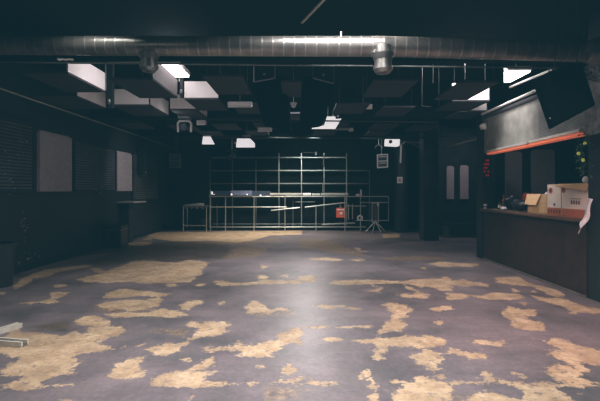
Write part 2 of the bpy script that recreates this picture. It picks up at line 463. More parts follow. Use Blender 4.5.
    hh = math_('SUBTRACT', math_('MULTIPLY', n2, .4), mask); L(hh, bp.inputs['Height']); L(bp.outputs['Normal'], b.inputs['Normal'])
    return m
me.materials.append(floor_mat())

# ------------------------------------------------------------------ room shell
XL, XR, YB, ZC = -5.1, 4.0, 17.0, 4.0
bm = N(); b2(bm, XL - .2, XL, -1.5, YB, 0, ZC); struct('wall_left', bm, M['brick'], 'black painted brick wall on the left of the hall')
bm = N(); b2(bm, XL - .2, 9.4, YB, YB + .2, 0, ZC); struct('wall_back', bm, M['black_wall'], 'black back wall behind the metal racks')
bm = N(); b2(bm, XL - .2, 9.4, -1.7, -1.5, 0, ZC); struct('wall_front', bm, M['black_wall'], 'black wall behind the viewer')
bm = N(); b2(bm, XL - .2, 9.4, -1.7, YB + .2, ZC, ZC + .15); struct('ceiling', bm, M['black_ceiling'], 'black painted high ceiling')
bm = N(); b2(bm, 9.2, 9.4, -1.5, YB, 0, ZC); struct('wall_right', bm, M['black_wall'], 'black far wall behind the bar')
bm = N(); b2(bm, 4.5, 9.2, 14.0, 14.2, 0, ZC); struct('wall_recess', bm, M['black_wall'], 'black wall of the side recess with two grey panels')
bm = N(); b2(bm, 4.5, 4.7, 14.2, YB, 0, ZC); struct('wall_corner', bm, M['black_wall'], 'black wall behind the round pillar')
bm = N(); b2(bm, 5.35, 9.2, 11.5, 11.65, 0, 2.9); struct('wall_bar', bm, M['black_wall'], 'black wall seen through the bar hatch')
# brick pillar at the right edge and hatch wall above the bar
bm = N(); b2(bm, 4.0, 4.5, 4.6, 5.83, 0, 3.9); struct('pillar', bm, M['brick'], 'black brick pillar at the near end of the bar')
bm = N(); prism(bm, [(3.93, 4.6, 2.25), (3.93, 5.8, 2.25), (3.93, 5.8, 3.05), (3.93, 4.6, 3.2)], (.07, 0, 0))
bmesh.ops.subdivide_edges(bm, edges=bm.edges, cuts=10, use_grid_fill=True)
for v in bm.verts:
    if v.co.x < 3.95: v.co.x += mn.noise(v.co * 6) * .03
struct('trim_1', bm, M['stone'], 'rough grey stone cladding high on the brick pillar')
bm = N(); b2(bm, 4.0, 4.12, -1.5, 4.6, 0, ZC); struct('wall_right_near', bm, M['black_wall'], 'black right wall nearest the viewer')
bm = N(); b2(bm, 3.96, 4.14, 9.12, 9.42, 0, 3.1); struct('pillar', bm, M['black_paint'], 'black square post at the far end of the bar hatch')
bm = N(); b2(bm, 3.65, 4.1, 12.4, 12.85, 0, 3.9); struct('pillar', bm, M['black_paint'], 'black square pillar at the mouth of the side recess', bevel=.01)
bm = N(); tube(bm, (3.6, 15, 0), (3.6, 15, ZC), .23, 32); tube(bm, (3.6, 15, 0), (3.6, 15, .12), .27, 32)
struct('pillar', bm, M['black_paint'], 'round black pillar with a small white sign', smooth=True)
bm = N(); b2(bm, 4.0, 4.08, 7.05, 9.42, 2.30, 3.03); struct('wall_hatch', bm, M['plywood'], 'grey plywood board above the far half of the bar hatch')
bm = N(); b2(bm, XL, XL + .03, -1.5, YB, 0, .10); struct('baseboard_left', bm, M['black_wall'], 'thin skirting along the left wall')
bm = N(); b2(bm, 3.955, 3.98, 5.83, 9.12, 0, .03); struct('baseboard_right', bm, M['dark_trim'], 'thin scuffed skirting along the bar front')
# high dark ceiling beams
for i, (z0, z1, y0, y1) in enumerate([(3.33, 3.6, 5.96, 6.08), (3.25, 3.5, 10.2, 10.4), (3.2, 3.5, 13.2, 13.4)]):
    bm = N(); b2(bm, XL, 4.6 if y0 > 9 else 4.0, y0, y1, z0, z1); o = struct('ceiling_beam', bm, M['black_ceiling'], ['black beam below the round duct', 'black beam over the middle of the hall', 'black beam over the far end of the hall'][i]); o['category'] = 'beam'
bm = N(); b2(bm, 4.0, 4.12, 4.6, 9.42, 3.03, 3.12); struct('trim_2', bm, M['grey_and_shade_board'], 'grey edge board above the hatch')
bm = N(); b2(bm, XL, 4.4, 15.65, YB, 0, .11); o = struct('trim_3', bm, M['black_ceiling'], 'low black slab added as shade under the racks at the back wall')  # slab put in to make the floor behind the railing fall dark

# slatted panels on the left wall
def slat_panel(y0, y1, z0, z1, label):
    t = thing('slatted_wall_panel', label, 'panel', (XL, (y0 + y1) / 2, z0))
    bm = N(); b2(bm, XL + .0, XL + .035, y0, y1, z0, z1); obj('slats', bm, M['slats'], t)
    bm = N()
    for a, b_ in ((y0 - .05, y0), (y1, y1 + .05)): b2(bm, XL, XL + .055, a, b_, z0, z1)
    b2(bm, XL, XL + .055, y0, y1, z1, z1 + .05); b2(bm, XL, XL + .055, y0, y1, z0 - .05, z0)
    obj('frame', bm, M['black_paint'], t)
slat_panel(5.4, 7.95, 1.5, 2.72, 'dark slatted wall panel nearest the viewer on the left wall')
slat_panel(9.45, 11.5, 1.5, 2.6, 'dark slatted wall panel between the two grey foam panels')
slat_panel(12.75, 15.0, 1.2, 2.6, 'dark slatted wall panel beyond the far grey foam panel')

# foam panels
def foam(loc_fn, w, h, d, label, name='foam_panel', group=None):
    bm = N(); v = bx(bm, (0, 0, h / 2), (w, d, h))
    bmesh.ops.bevel(bm, geom=[e for e in bm.edges if abs(e.verts[0].co.z - e.verts[1].co.z) < .01 and e.verts[0].co.z > h - .01], offset=.035, segments=4, affect='EDGES')
    # ribbing of the foam: grooves in the front face
    me_ = bpy.data.meshes.new(name); bm.to_mesh(me_); bm.free(); me_.materials.append(M['foam'])
    o = bpy.data.objects.new(name, me_); col.objects.link(o); ORI[o.name] = Vector((0, 0, 0))
    loc_fn(o); tag(o, label, 'panel', group); return o
def on_left(y, z):
    def f(o): o.location = (XL + .028, y, z); o.rotation_euler = (0, 0, PI / 2)
    return f
def facing(x, y, z):
    def f(o): o.location = (x, y, z)
    return f
foam(on_left(8.71, 1.47), 1.15, 1.20, .06, 'grey foam panel on the left wall, nearer of the pair')
foam(on_left(12.1, 1.47), 1.02, 1.12, .06, 'pale grey foam panel on the left wall above the small ledge')
foam(facing(4.98, 13.953, 1.2), .24, 1.1, .1, 'narrow pale panel in the side recess, next to the square pillar')
foam(facing(5.44, 13.953, 1.2), .28, 1.12, .1, 'narrow pale panel in the side recess, next to the hatch post')
foam(facing(5.82, 11.453, 1.0), .42, 1.55, .1, 'dim grey panel inside the bar above the bottles')
foam(facing(6.62, 11.453, 1.0), .60, 1.6, .1, 'dim grey panel inside the bar behind the cardboard boxes')

# ------------------------------------------------------------------ ceiling boxes (white sided, shade painted grey on the underside)
def cbox(x0, x1, y0, y1, label, z=3.2, h=.33, group=None, mt='white_board', sides=''):
    t = thing('ceiling_box', label, 'ceiling panel', ((x0 + x1) / 2, (y0 + y1) / 2, z), group)
    e = .02
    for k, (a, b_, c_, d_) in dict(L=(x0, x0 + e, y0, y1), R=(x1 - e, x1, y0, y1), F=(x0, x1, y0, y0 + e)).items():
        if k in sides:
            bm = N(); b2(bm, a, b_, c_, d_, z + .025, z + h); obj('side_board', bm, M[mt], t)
    bm = N(); b2(bm, x0, x1, y0, y1, z - .008, z + .025); obj('underside', bm, M['grey_and_shade_board'], t)  # the shade under a white box is put into this colour
    bm = N()
    for x in (x0 + .06, x1 - .06):
        for y in (y0 + .06, y1 - .06): tube(bm, (x, y, z + .02), (x, y, ZC), .003, 6)
    obj('hanger_wire', bm, M['black_paint'], t)
    return t
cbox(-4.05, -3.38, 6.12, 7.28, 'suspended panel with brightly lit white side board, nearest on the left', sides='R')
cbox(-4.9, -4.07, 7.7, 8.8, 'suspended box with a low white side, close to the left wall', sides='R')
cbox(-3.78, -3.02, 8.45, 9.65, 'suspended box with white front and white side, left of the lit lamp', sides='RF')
cbox(-2.95, -2.26, 6.45, 7.74, 'suspended box with shade-painted underside beside the lit lamp on the left', sides='R', mt='side_shade')
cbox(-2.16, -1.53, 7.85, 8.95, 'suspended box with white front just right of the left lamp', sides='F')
cbox(-1.46, -.86, 6.26, 7.44, 'suspended box with shade-painted underside left of the hanging loudspeakers')
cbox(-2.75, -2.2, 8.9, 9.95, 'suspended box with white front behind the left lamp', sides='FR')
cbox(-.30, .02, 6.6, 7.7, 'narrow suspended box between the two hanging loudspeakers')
cbox(1.15, 1.84, 6.5, 7.68, 'suspended box with shade-painted underside beyond the duct outlet on the right')
cbox(2.53, 3.14, 6.62, 7.9, 'suspended box with shade-painted underside left of the right lamp')
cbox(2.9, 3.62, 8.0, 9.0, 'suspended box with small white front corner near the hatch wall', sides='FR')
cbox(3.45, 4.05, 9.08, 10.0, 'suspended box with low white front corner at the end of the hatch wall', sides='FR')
rear = 'suspended ceiling box in shadow over the far half of the hall'
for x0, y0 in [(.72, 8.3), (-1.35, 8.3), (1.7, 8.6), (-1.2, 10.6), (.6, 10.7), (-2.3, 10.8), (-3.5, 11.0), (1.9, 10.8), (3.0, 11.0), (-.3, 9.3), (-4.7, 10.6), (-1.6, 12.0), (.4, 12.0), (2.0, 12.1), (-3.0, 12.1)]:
    cbox(x0, x0 + .66, y0, y0 + 1.05, rear, group='shadowed ceiling boxes over the far half of the hall', mt='grey_and_shade_board')

# fluorescent lamps
def ceiling_lamp(x0, x1, y0, y1, z, label, mt='lamp'):
    t = thing('fluorescent_lamp', label, 'lamp', ((x0 + x1) / 2, (y0 + y1) / 2, z))
    bm = N(); b2(bm, x0 - .02, x1 + .02, y0 - .02, y1 + .02, z + .01, z + .08); obj('housing', bm, M['white_paint'], t)
    bm = N(); b2(bm, x0, x1, y0, y1, z - .02, z + .012); obj('diffuser', bm, M[mt], t)
    bm = N()
    for y in (y0 + .1, y1 - .1): tube(bm, ((x0 + x1) / 2, y, z + .08), ((x0 + x1) / 2, y, ZC), .006, 6)
    obj('hanger_rod', bm, M['dark_steel'], t)
ceiling_lamp(-2.30, -2.05, 6.75, 7.75, 3.60, 'lit fluorescent lamp panel beside the left duct outlet')
ceiling_lamp(3.70, 4.10, 7.48, 8.2, 3.62, 'lit fluorescent lamp panel above the bar hatch')

# ------------------------------------------------------------------ duct
def duct():
    t = thing('ventilation_duct', 'long round galvanised duct crossing under the ceiling', 'duct', (0, 5.3, 3.1))
    p = [W(-60, 45.0, 5.75), W(149, 46.0, 5.5), W(383, 46.5, 5.2), W(500, 49.5, 5.25), W(630, 53, 5.4)]
    p[0].x = XL + .02; R = .124
    bm = N()
    for a, b_ in zip(p, p[1:]): tube(bm, a, b_, R, 40)
    for q in p[1:-1]: ball(bm, q, R * 1.0, n=40)
    obj('pipe', bm, M['duct'], t, smooth=True)
    for k, (px, Zs) in enumerate(((149, 5.5), (383, 5.15))):
        c = W(px, 46.2, Zs); bm = N()
        tube(bm, c, c + Vector((0, 0, -.27)), .105, 32); tube(bm, c + Vector((0, 0, -.29)), c + Vector((0, 0, -.25)), .118, 32)
        tube(bm, c + Vector((0, 0, -.10)), c + Vector((0, 0, -.17)), .135, 32, r2=.112)
        o = obj('duct_outlet', bm, M['galvanised'] if k else M['duct'], t, smooth=True)
        bm = N(); tube(bm, c + Vector((0, 0, -.285)), c + Vector((0, 0, -.33)), .118, 32, r2=.085); tube(bm, c + Vector((0, 0, -.29)), c + Vector((0, 0, -.345)), .05, 20, r2=.035)
        obj('diffuser_cone', bm, M['galvanised'] if k else M['dark_steel'], o, smooth=True)
    c = W(341, 47, 5.2); bm = N(); tube(bm, (c.x, c.y, c.z + .1), (c.x, c.y, c.z + .19), .012, 8); obj('stud', bm, M['steel'], t)
    # flared end by the right wall
    c = W(595, 52, 5.3); bm = N(); tube(bm, (3.60, c.y, c.z), (3.98, c.y, c.z), .13, 32, r2=.22); obj('end_flare', bm, M['duct'], t, smooth=True)
duct()
def pipe(name, pts, r, m, label, cat='pipe', clamps=0, group=None):
    bm = N()
    for a, b_ in zip(pts, pts[1:]): tube(bm, a, b_, r, 12)
    for q in pts[1:-1]: ball(bm, q, r)
    o = obj(name, bm, m, smooth=True); tag(o, label, cat, group); return o
pipe('cross_pipe', [Vector((XL + .02, 5.62, 3.22)), Vector((3.95, 5.62, 3.13))], .011, M['dark_steel'], 'thin steel pipe crossing the hall just under the duct')
pipe('wall_pipe', [Vector((XL + .1, 5.0, 3.20)), Vector((XL + .1, 8.2, 3.19)), Vector((XL + .1, 16.9, 3.17))], .017, M['steel'], 'thin pipe running along the top of the left wall')
bm = N()
for px in (60, 66, 71): c = W(px, 59.5, 5.6); bx(bm, c, (.05, .04, .022))
b2(bm, W(58, 0, 5.6).x, W(73, 0, 5.6).x, 5.58, 5.62, 3.24, 3.25)
tag(obj('pipe_clamp', bm, M['white_paint']), 'small white clamp bracket above the cross pipe on the left', 'bracket')
pipe('lighting_rail', [W(105, 62, 5.62) + Vector((0, .12, .03)), W(178, 61.6, 5.62) + Vector((0, .12, .03))], .012, M['steel'], 'short bright rail behind the left duct outlet')
pipe('lighting_rail', [Vector((-3.2, 10.05, 3.20)), Vector((3.3, 10.05, 3.12))], .018, M['black_paint'], 'long dark rail with lamps over the middle of the hall')
pipe('lighting_rail', [Vector((-3.4, 12.9, 3.12)), Vector((4.0, 12.9, 3.08))], .025, M['black_paint'], 'long dark rail with lamps in front of the racks')
bm = N(); a = W(485, 88, 7.40); b_ = W(503.5, 62, 7.40); b2(bm, a.x, b_.x, 7.38, 7.41, a.z, ZC)
tag(obj('hanging_board', bm, M['black_ceiling']), 'narrow black hanging board cutting off the left edge of the right lamp', 'board')
# narrow black drop columns by the left boxes
for px0, px1, y0, y1, Z, l in [(107.5, 113.5, 62, 108, 7.5, 'black hanging post right of the brightly lit ceiling box'), (180.5, 183.6, 66, 98, 7.9, 'slim black hanging post beside the left lamp')]:
    a = W(px0, y1, Z); b_ = W(px1, y0, Z); t = thing('hanging_post', l, 'post', (a.x, Z, a.z))
    bm = N(); b2(bm, a.x, b_.x, Z - .04, Z + .04, a.z, ZC); obj('post', bm, M['black_paint'], t)
    bm = N(); tube(bm, (a.x - .01, Z - .05, a.z + .3), (a.x - .01, Z - .05, ZC), .009, 8); obj('rod', bm, M['steel'], t)
    bm = N(); ball(bm, ((a.x + b_.x) / 2, Z - .06, a.z + .1), .035, (1, 1, 1.6)); obj('clamp', bm, M['dark_steel'], t, smooth=True)

pipe('ceiling_batten', [Vector((.33, 5.40, 3.97)), Vector((.03, 6.2, 3.97))], .02, M['cream'], 'thin pale batten on the high ceiling in front of the duct')
# ------------------------------------------------------------------ hanging loudspeakers
def hung_speaker(poly, Zt, dep, label, bar):
    """trapezoid front given as four room points (top-left, top-right, bottom-right, bottom-left)"""
    c = sum(poly, Vector()) / 4
    t = thing('hanging_loudspeaker', label, 'loudspeaker', (c.x, c.y, min(p.z for p in poly)), 'pair of loudspeakers flown over the hall')
    bm = N(); prism(bm, poly, dep); obj('cabinet', bm, M['black_cabinet'], t, bevel=.015)
    s = [c + (p - c) * .88 - Vector(dep).normalized() * .012 for p in poly]
    bm = N(); prism(bm, s, Vector(dep).normalized() * .01); obj('grille', bm, M['grille'], t)
    bm = N(); tube(bm, bar[0], bar[1], .012, 8); obj('rigging_bar', bm, M['dark_steel'], t)
    bm = N()
    for q in bar: tube(bm, q, (q.x, q.y, ZC), .005, 6)
    m_ = (bar[0] + bar[1]) / 2; ball(bm, m_ + Vector((0, 0, .1)), .018)
    obj('chain', bm, M['dark_steel'], t)
Zs = 7.2
hung_speaker([W(251, 84, Zs), W(285, 74, Zs), W(290, 131, 7.8), W(264, 126, 7.8)], Zs, (.03, .45, .05), 'black flown loudspeaker leaning right, left one of the hanging pair', (W(254, 82, 7.1), W(275, 78, 7.1)))
hung_speaker([W(305, 75, Zs), W(335, 84, Zs), W(322, 126, 7.8), W(300, 129, 7.8)], Zs, (-.03, .45, .05), 'black flown loudspeaker leaning left, right one of the hanging pair', (W(313, 78, 7.1), W(334, 83.5, 7.1)))
# big monitor at the top right
t = thing('hanging_loudspeaker', 'large black tilted loudspeaker flown in front of the roller shutter', 'loudspeaker', W(562, 128, 5.0))
A = [W(549, 71, 4.75), W(583, 65, 4.75), W(596, 105, 4.75), W(556, 125, 4.75)]
B = [W(532, 81, 5.15), W(560, 72, 5.35), W(572, 112, 5.35), W(549, 130, 5.15)]
bm = N(); va = [bm.verts.new(p) for p in A]; vb = [bm.verts.new(p) for p in B]
bm.faces.new(va); bm.faces.new(vb[::-1])
for i in range(4): bm.faces.new((va[i], vb[i], vb[(i + 1) % 4], va[(i + 1) % 4]))
obj('cabinet', bm, M['black_cabinet'], t, bevel=.012)
c = sum(A, Vector()) / 4; nn = (A[1] - A[0]).cross(A[3] - A[0]).normalized()
if nn.y > 0: nn = -nn
bm = N(); prism(bm, [c + (p - c) * .9 + nn * .004 for p in A], nn * .008); obj('grille', bm, M['grille'], t)
bm = N(); q = W(555, 70, 4.9); tube(bm, q, (q.x, q.y, ZC), .005, 8); q2 = W(577, 66, 4.9); tube(bm, q2, (q2.x, q2.y, ZC), .005, 8); tube(bm, q, q2, .016, 8); obj('bracket', bm, M['black_plastic'], t)
bm = N(); ball(bm, W(550.5, 118, 4.9), .012); obj('corner_screw', bm, M['steel'], t)
ring = W(553, 71, 4.78); bm = N()
for i in range(10):
    a0, a1 = PI * i / 10, PI * (i + 1) / 10
    tube(bm, ring + Vector((math.cos(a0) * .05, 0, math.sin(a0) * .03)), ring + Vector((math.cos(a1) * .05, 0, math.sin(a1) * .03)), .007, 8)
obj('handle', bm, M['steel'], t)

# ------------------------------------------------------------------ stage lamps
def moving_head(c, s, label, m='steel'):
    t = thing('moving_head_lamp', label, 'stage lamp', c)
    bm = N(); bx(bm, c + Vector((0, 0, .30)) * s, (.40 * s, .30 * s, .12 * s)); obj('base_box', bm, M['dark_steel'], t, bevel=.01)
    bm = N()
    pts = [Vector((-.22, 0, -.18)), Vector((-.23, 0, .08)), Vector((-.17, 0, .17)), Vector((.17, 0, .17)), Vector((.23, 0, .08)), Vector((.22, 0, -.18))]
    for a, b_ in zip(pts, pts[1:]): 
        tube(bm, c + a * s, c + b_ * s, .04 * s, 10)
    for a in pts: ball(bm, c + a * s, .04 * s)
    obj('yoke', bm, M[m], t, smooth=True)
    bm = N(); tube(bm, c + Vector((0, .12, 0)) * s, c + Vector((0, -.14, -.05)) * s, .13 * s, 20); ball(bm, c + Vector((0, .12, 0)) * s, .13 * s, n=16); lh = obj('lamp_head', bm, M['black_plastic'], t, smooth=True)
    bm = N(); tube(bm, c + Vector((0, -.141, -.05)) * s, c + Vector((0, -.15, -.052)) * s, .10 * s, 20); obj('lens', bm, M['lens'], lh, smooth=True)
    bm = N(); tube(bm, c + Vector((-.1, 0, .36)) * s, (c.x - .1 * s, c.y, ZC), .012, 8); tube(bm, c + Vector((.1, 0, .36)) * s, c + Vector((.1, 0, .52)) * s, .02 * s, 8); tube(bm, c + Vector((-.2, 0, .5)) * s, c + Vector((.2, 0, .5)) * s, .02 * s, 8); obj('clamp', bm, M['steel'], t)
moving_head(W(184.5, 126, 9.7), .68, 'moving head stage lamp with pale curved yoke below the left ceiling boxes', 'white_paint')

def floodlight(c, rz, s, label, m):
    t = thing('floodlight', label, 'floodlight', c)
    R_ = Euler((math.radians(8), math.radians(-4 if rz > 0 else 4), rz))
    def tr(p): return c + (R_.to_matrix() @ (Vector(p) * s))
    bm = N()
    for z in (-.25, 0, .25): 
        bx(bm, tr((0, 0, z)), (.44 * s, .05 * s, .05 * s), R_)
    for x in (-.21, .21): bx(bm, tr((x, 0, 0)), (.05 * s, .05 * s, .55 * s), R_)
    obj('frame', bm, M[m], t, bevel=.005)
    bm = N(); bx(bm, tr((0, .09, 0)), (.40 * s, .14 * s, .52 * s), R_); obj('housing', bm, M['black_plastic'], t)
    for z in (-.13, .12):
        bm = N(); bx(bm, tr((0, .012, z)), (.34 * s, .012 * s, .12 * s), R_); ln = obj('lens', bm, M['lens'], t)
        bm = N(); tube(bm, tr((-.13, -.0, z + .05)), tr((.13, 0, z + .05)), .018 * s, 8); obj('lamp_tube', bm, M[m], ln)
    bm = N(); tube(bm, tr((0, .1, .25)), (tr((0, .1, .25)).x, tr((0, .1, .25)).y, ZC), .012, 8); obj('bracket', bm, M['dark_steel'], t)
floodlight(W(382.5, 161, 14), math.radians(12), .84, 'white framed twin floodlight beside the round pillar', 'white_paint')
floodlight(W(175, 161, 14), math.radians(-12), .84, 'shade-darkened twin floodlight hung at the left rear corner', 'dark_steel')  # same fixture as the white one, shaded by a darker frame colour

def wedge_lamp(poly, Z, th, label, extras=()):
    pts = [W(x, y, Z) for x, y in poly]
    c = sum(pts, Vector()) / len(pts)
    t = thing('glowing_reflector', label, 'stage lamp', (c.x, Z, min(p.z for p in pts)))
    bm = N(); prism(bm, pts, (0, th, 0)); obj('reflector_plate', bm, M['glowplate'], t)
    bm = N(); tube(bm, (c.x, Z + th / 2, c.z), (c.x, Z + th / 2, ZC), .012, 8); tube(bm, (c.x - .12, Z + th / 2, 3.1), (c.x + .12, Z + th / 2, 3.1), .02, 8); obj('clamp', bm, M['dark_steel'], t)
    if extras:
        bm = N()
        for e in extras: ball(bm, W(e[0], e[1], Z - .04), e[2])
        obj('knob', bm, M['white_paint'], t, smooth=True)
M['glowplate'] = mat('glowing_white_plate', (.85, .82, .84), .6, emit=(1, .95, .97), estr=.55)  # emission stands in for light falling on white parts
wedge_lamp([(203, 136.5), (210, 136.5), (214, 144), (202, 144)], 12.3, .1, 'small white self-glowing reflector right of the moving head lamp')
wedge_lamp([(237, 138.5), (250, 138.5), (254.5, 143), (254.5, 147), (236, 147)], 12.3, .12, 'white self-glowing reflector above the left end of the racks', [(235, 143, .03)])
wedge_lamp([(312, 126), (324, 125.5), (327, 116.5), (335.5, 116.5), (335.5, 119), (341.5, 118.5), (335.5, 128.5), (312, 128.5)], 10.15, .08, 'self-glowing white stepped reflector right of the hanging loudspeakers', [(333, 115.5, .03), (338, 116, .03)])
# effects arm under the rail
c = W(232, 154, 12.6); t = thing('spotlight', 'small dark spotlight hanging below the rail in front of the racks', 'stage lamp', c)
bm = N(); tube(bm, c, c + Vector((0, 0, .45)), .015, 8); obj('stem', bm, M['dark_steel'], t)
bm = N(); tube(bm, c + Vector((-.1, -.1, -.12)), c + Vector((.06, .1, .0)), .075, 16); obj('lamp_can', bm, M['black_plastic'], t, smooth=True)
bm = N(); tube(bm, c + Vector((-.15, 0, .12)), c + Vector((.16, 0, .1)), .02, 8); obj('yoke', bm, M['black_plastic'], t)
# projector at the round pillar
c = W(392, 142.5, 14.2); t = thing('projector', 'white projector hung from a rail beside the round pillar', 'projector', c)
bm = N(); bx(bm, c, (.44, .4, .24), Euler((0, math.radians(3), 0))); obj('body', bm, M['glowplate'], t, bevel=.02)  # body glows on its own to look lit
bm = N(); tube(bm, c + Vector((-.1, -.2, 0)), c + Vector((-.1, -.25, 0)), .06, 16); obj('lens', bm, M['lens'], t, smooth=True)
bm = N(); tube(bm, c + Vector((-.1, 0, .1)), c + Vector((-.1, 0, 1.0)), .015, 8); obj('ceiling_mount', bm, M['steel'], t)
c2 = W(401, 162, 14.2)
t = thing('bracket_arm', 'white angled bracket arm on the round pillar', 'bracket', c2)
bm = N(); tube(bm, W(399, 146.5, 14.0), W(405, 142, 14.0), .022, 8); tube(bm, W(401, 144.5, 14.1), W(401, 144.5, 14.78), .022, 8); obj('arm', bm, M['white_paint'], t)
bm = N(); tube(bm, W(401.5, 144, 14.1), W(400.5, 163, 14.1), .03, 8); obj('drop_tube', bm, M['white_paint'], t)
pipe('rail_bar', [W(405, 141, 14.1), W(422, 148, 14.1), W(423, 146, 14.1)], .02, M['dark_steel'], 'bent dark bar between the round pillar and the square pillar')
pipe('rail_bar', [W(398, 141, 14.4), W(424, 143, 14.4)], .025, M['dark_steel'], 'straight bar above the round pillar')
c = W(378.5, 148, 14.3); bm = N()
for i in range(10):
    a0, a1 = PI * i / 10, PI * (i + 1) / 10
    tube(bm, c + Vector((math.cos(a0) * .11, 0, math.sin(a0) * .10)), c + Vector((math.cos(a1) * .11, 0, math.sin(a1) * .10)), .022, 8)
tube(bm, c + Vector((0, 0, .1)), (c.x, c.y, ZC), .01, 8)
tag(obj('hook_bracket', bm, M['steel'], smooth=True), 'curved grey bracket left of the white projector', 'bracket')
t = thing('tube_lamp', 'grey horizontal tube lamp right of the stepped reflector', 'stage lamp', W(341, 128.5, 11.3))
bm = N(); tube(bm, W(332, 128.5, 11.3), W(349, 128.5, 11.3), .05, 16); obj('lamp_tube', bm, M['dark_steel'], t, smooth=True)
bm = N(); tube(bm, W(349, 128.5, 11.3), W(353, 128.5, 11.3), .08, 16); obj('end_cap', bm, M['steel'], t, smooth=True)
bm = N(); q = W(341, 128, 11.3); tube(bm, q, (q.x, q.y, ZC), .008, 8); obj('hanger', bm, M['black_paint'], t)
for (a, b_, Z, l) in [((228, 104.5), (252, 104.5), 8.2, 'unlit grey tube fixture left of the hanging loudspeakers'), ((354, 106.5), (372, 106.5), 9.3, 'unlit pinkish tube fixture right of the hanging loudspeakers'), ((197, 122.5), (206, 122.5), 9.6, 'small pale fixture beside the moving head lamp'), ((258, 129.5), (272, 129.5), 10.9, 'unlit long fixture just below the left hanging loudspeaker')]:
    p = W(*a, Z); q = W(*b_, Z); t = thing('strip_fixture', l, 'lamp', ((p.x + q.x) / 2, Z, p.z))
    bm = N(); b2(bm, p.x, q.x, Z - .06, Z + .06, p.z - .04, p.z + .045); obj('housing', bm, M['strip'] if 'strip' in M else M.setdefault('strip', mat('strip_grey_glow', (.45, .42, .43), .5, emit=(1, .9, .92), estr=.035)), t, bevel=.01)  # housing has a faint built-in glow though the fixture is off
    bm = N(); tube(bm, (p.x, Z - .02, p.z - .045), (q.x, Z - .02, q.z - .045), .018, 8); obj('tube', bm, M['white_paint'], t, smooth=True)
    bm = N(); tube(bm, ((p.x + q.x) / 2, Z, p.z), ((p.x + q.x) / 2, Z, ZC), .008, 6); obj('hanger', bm, M['dark_steel'], t)
c = W(293.5, 105, 8.2); t = thing('spotlight', 'tiny pale spotlight between the two hanging loudspeakers', 'stage lamp', c)
bm = N(); tube(bm, c + Vector((0, 0, .04)), c + Vector((0, 0, -.05)), .07, 16, r2=.03); obj('lamp_can', bm, M['strip'], t, smooth=True)
bm = N(); tube(bm, c, (c.x, c.y, ZC), .008, 6); obj('stem', bm, M['dark_steel'], t)
# L-shaped hanger on the right and thin rods
pipe('hanger_frame', [W(422, 66, 6.9), W(422, 106, 6.9), W(431, 106.5, 6.9)], .006, M['steel'], 'thin L shaped hanging rod between the right ceiling boxes')
pipe('hanger_frame', [W(433, 64, 6.9), W(433, 83, 6.9)], .006, M['steel'], 'short thin hanging rod left of the right lamp')

# ------------------------------------------------------------------ racks at the back
Zr = 16.3
t = thing('storage_rack', 'tall open metal rack with shelf rails against the back wall', 'rack', (0, Zr, .11))
px_posts = [210, 232.5, 256, 279, 301.5, 324, 346.5, 369.5]
for i, px in enumerate(px_posts):
    top = 153 if i in (3, 4, 5, 6) else (160 if i < 3 else 170); a = W(px, top, Zr)
    bm = N(); b2(bm, a.x - .018, a.x + .018, Zr - .02, Zr + .02, .11, a.z); obj('post', bm, M['dark_steel'] if i in (0, 1, 2, 7) else M['steel'], t)  # outer posts in darker steel to imitate weaker light there
for y in (157.5, 170.5, 183.5, 196.5):
    for i in range(7):
        if y < 160 and i in (6,): continue
        dim = i < 3 or i == 6  # bays whose shade is put in through darker steel
        a = W(px_posts[i], y, Zr); b_ = W(px_posts[i + 1], y, Zr)
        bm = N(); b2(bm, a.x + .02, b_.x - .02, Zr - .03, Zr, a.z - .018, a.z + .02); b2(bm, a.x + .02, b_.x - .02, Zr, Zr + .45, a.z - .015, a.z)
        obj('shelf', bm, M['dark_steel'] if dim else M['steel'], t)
for px in (324.5, 279.5):
    pass
for px, y0, y1 in ((323.5, 155, 166), (323.0, 184, 192)):
    a = W(px, y0, 16.15); b_ = W(px, y1, 16.15); bm = N(); tube(bm, a, b_, .03, 10); obj('brace', bm, M['steel'], t)

# front railing frame
Zf = 15.35
def rail_set(label, posts, rails, m='steel', cat='frame', name='scaffold_railing', Z=Zf, r=.02, depth=0.0):
    pz = min(p[1] for p in posts)
    x = sum(W(p[0], 0, Z).x for p in posts) / len(posts)
    t = thing(name, label, cat, (x, Z, 0))
    for px, y0, y1 in posts:
        a = W(px, y0, Z); b_ = W(px, y1, Z); z1 = max(0.0, b_.z)
        bm = N(); tube(bm, (a.x, Z, a.z), (a.x, Z, z1), r, 8)
        if z1 < .05: tube(bm, (a.x, Z, 0), (a.x, Z, .015), r * 2, 10)
        obj('post', bm, M[m], t)
    for p0, p1, y0, y1 in rails:
        bm = N(); tube(bm, W(p0, y0, Z), W(p1, y1, Z), r, 8); obj('rail', bm, M[m], t)
    return t
rail_set('long tubular scaffold railing in front of the racks', [(210.5, 190, 232), (225.5, 197, 232), (254, 197, 232), (285, 197, 232), (316, 206, 232), (345, 196, 232)],
         [(209, 346, 196.5, 196.5), (210.5, 287, 207, 207), (210.5, 366, 227, 227)], 'steel', r=.021)
rail_set('inner tubular frame behind the long railing', [(217, 204, 229), (232.5, 207, 229), (293, 200, 229), (278.5, 200, 229)],
         [(213, 350, 224, 224), (295, 315, 202, 202)], 'dark_steel', Z=15.6, r=.016)
rail_set('short tubular railing beside the folded barrier', [(360.5, 196, 232), (388.5, 196, 221), (348.5, 204, 220), (352.5, 204, 219)],
         [(346, 388.5, 196.5, 196.5), (360.5, 388.5, 202.5, 202.5), (345, 366, 206, 206), (356, 388.5, 220.5, 220.5)], 'steel', r=.018, name='railing', cat='railing', Z=15.2)
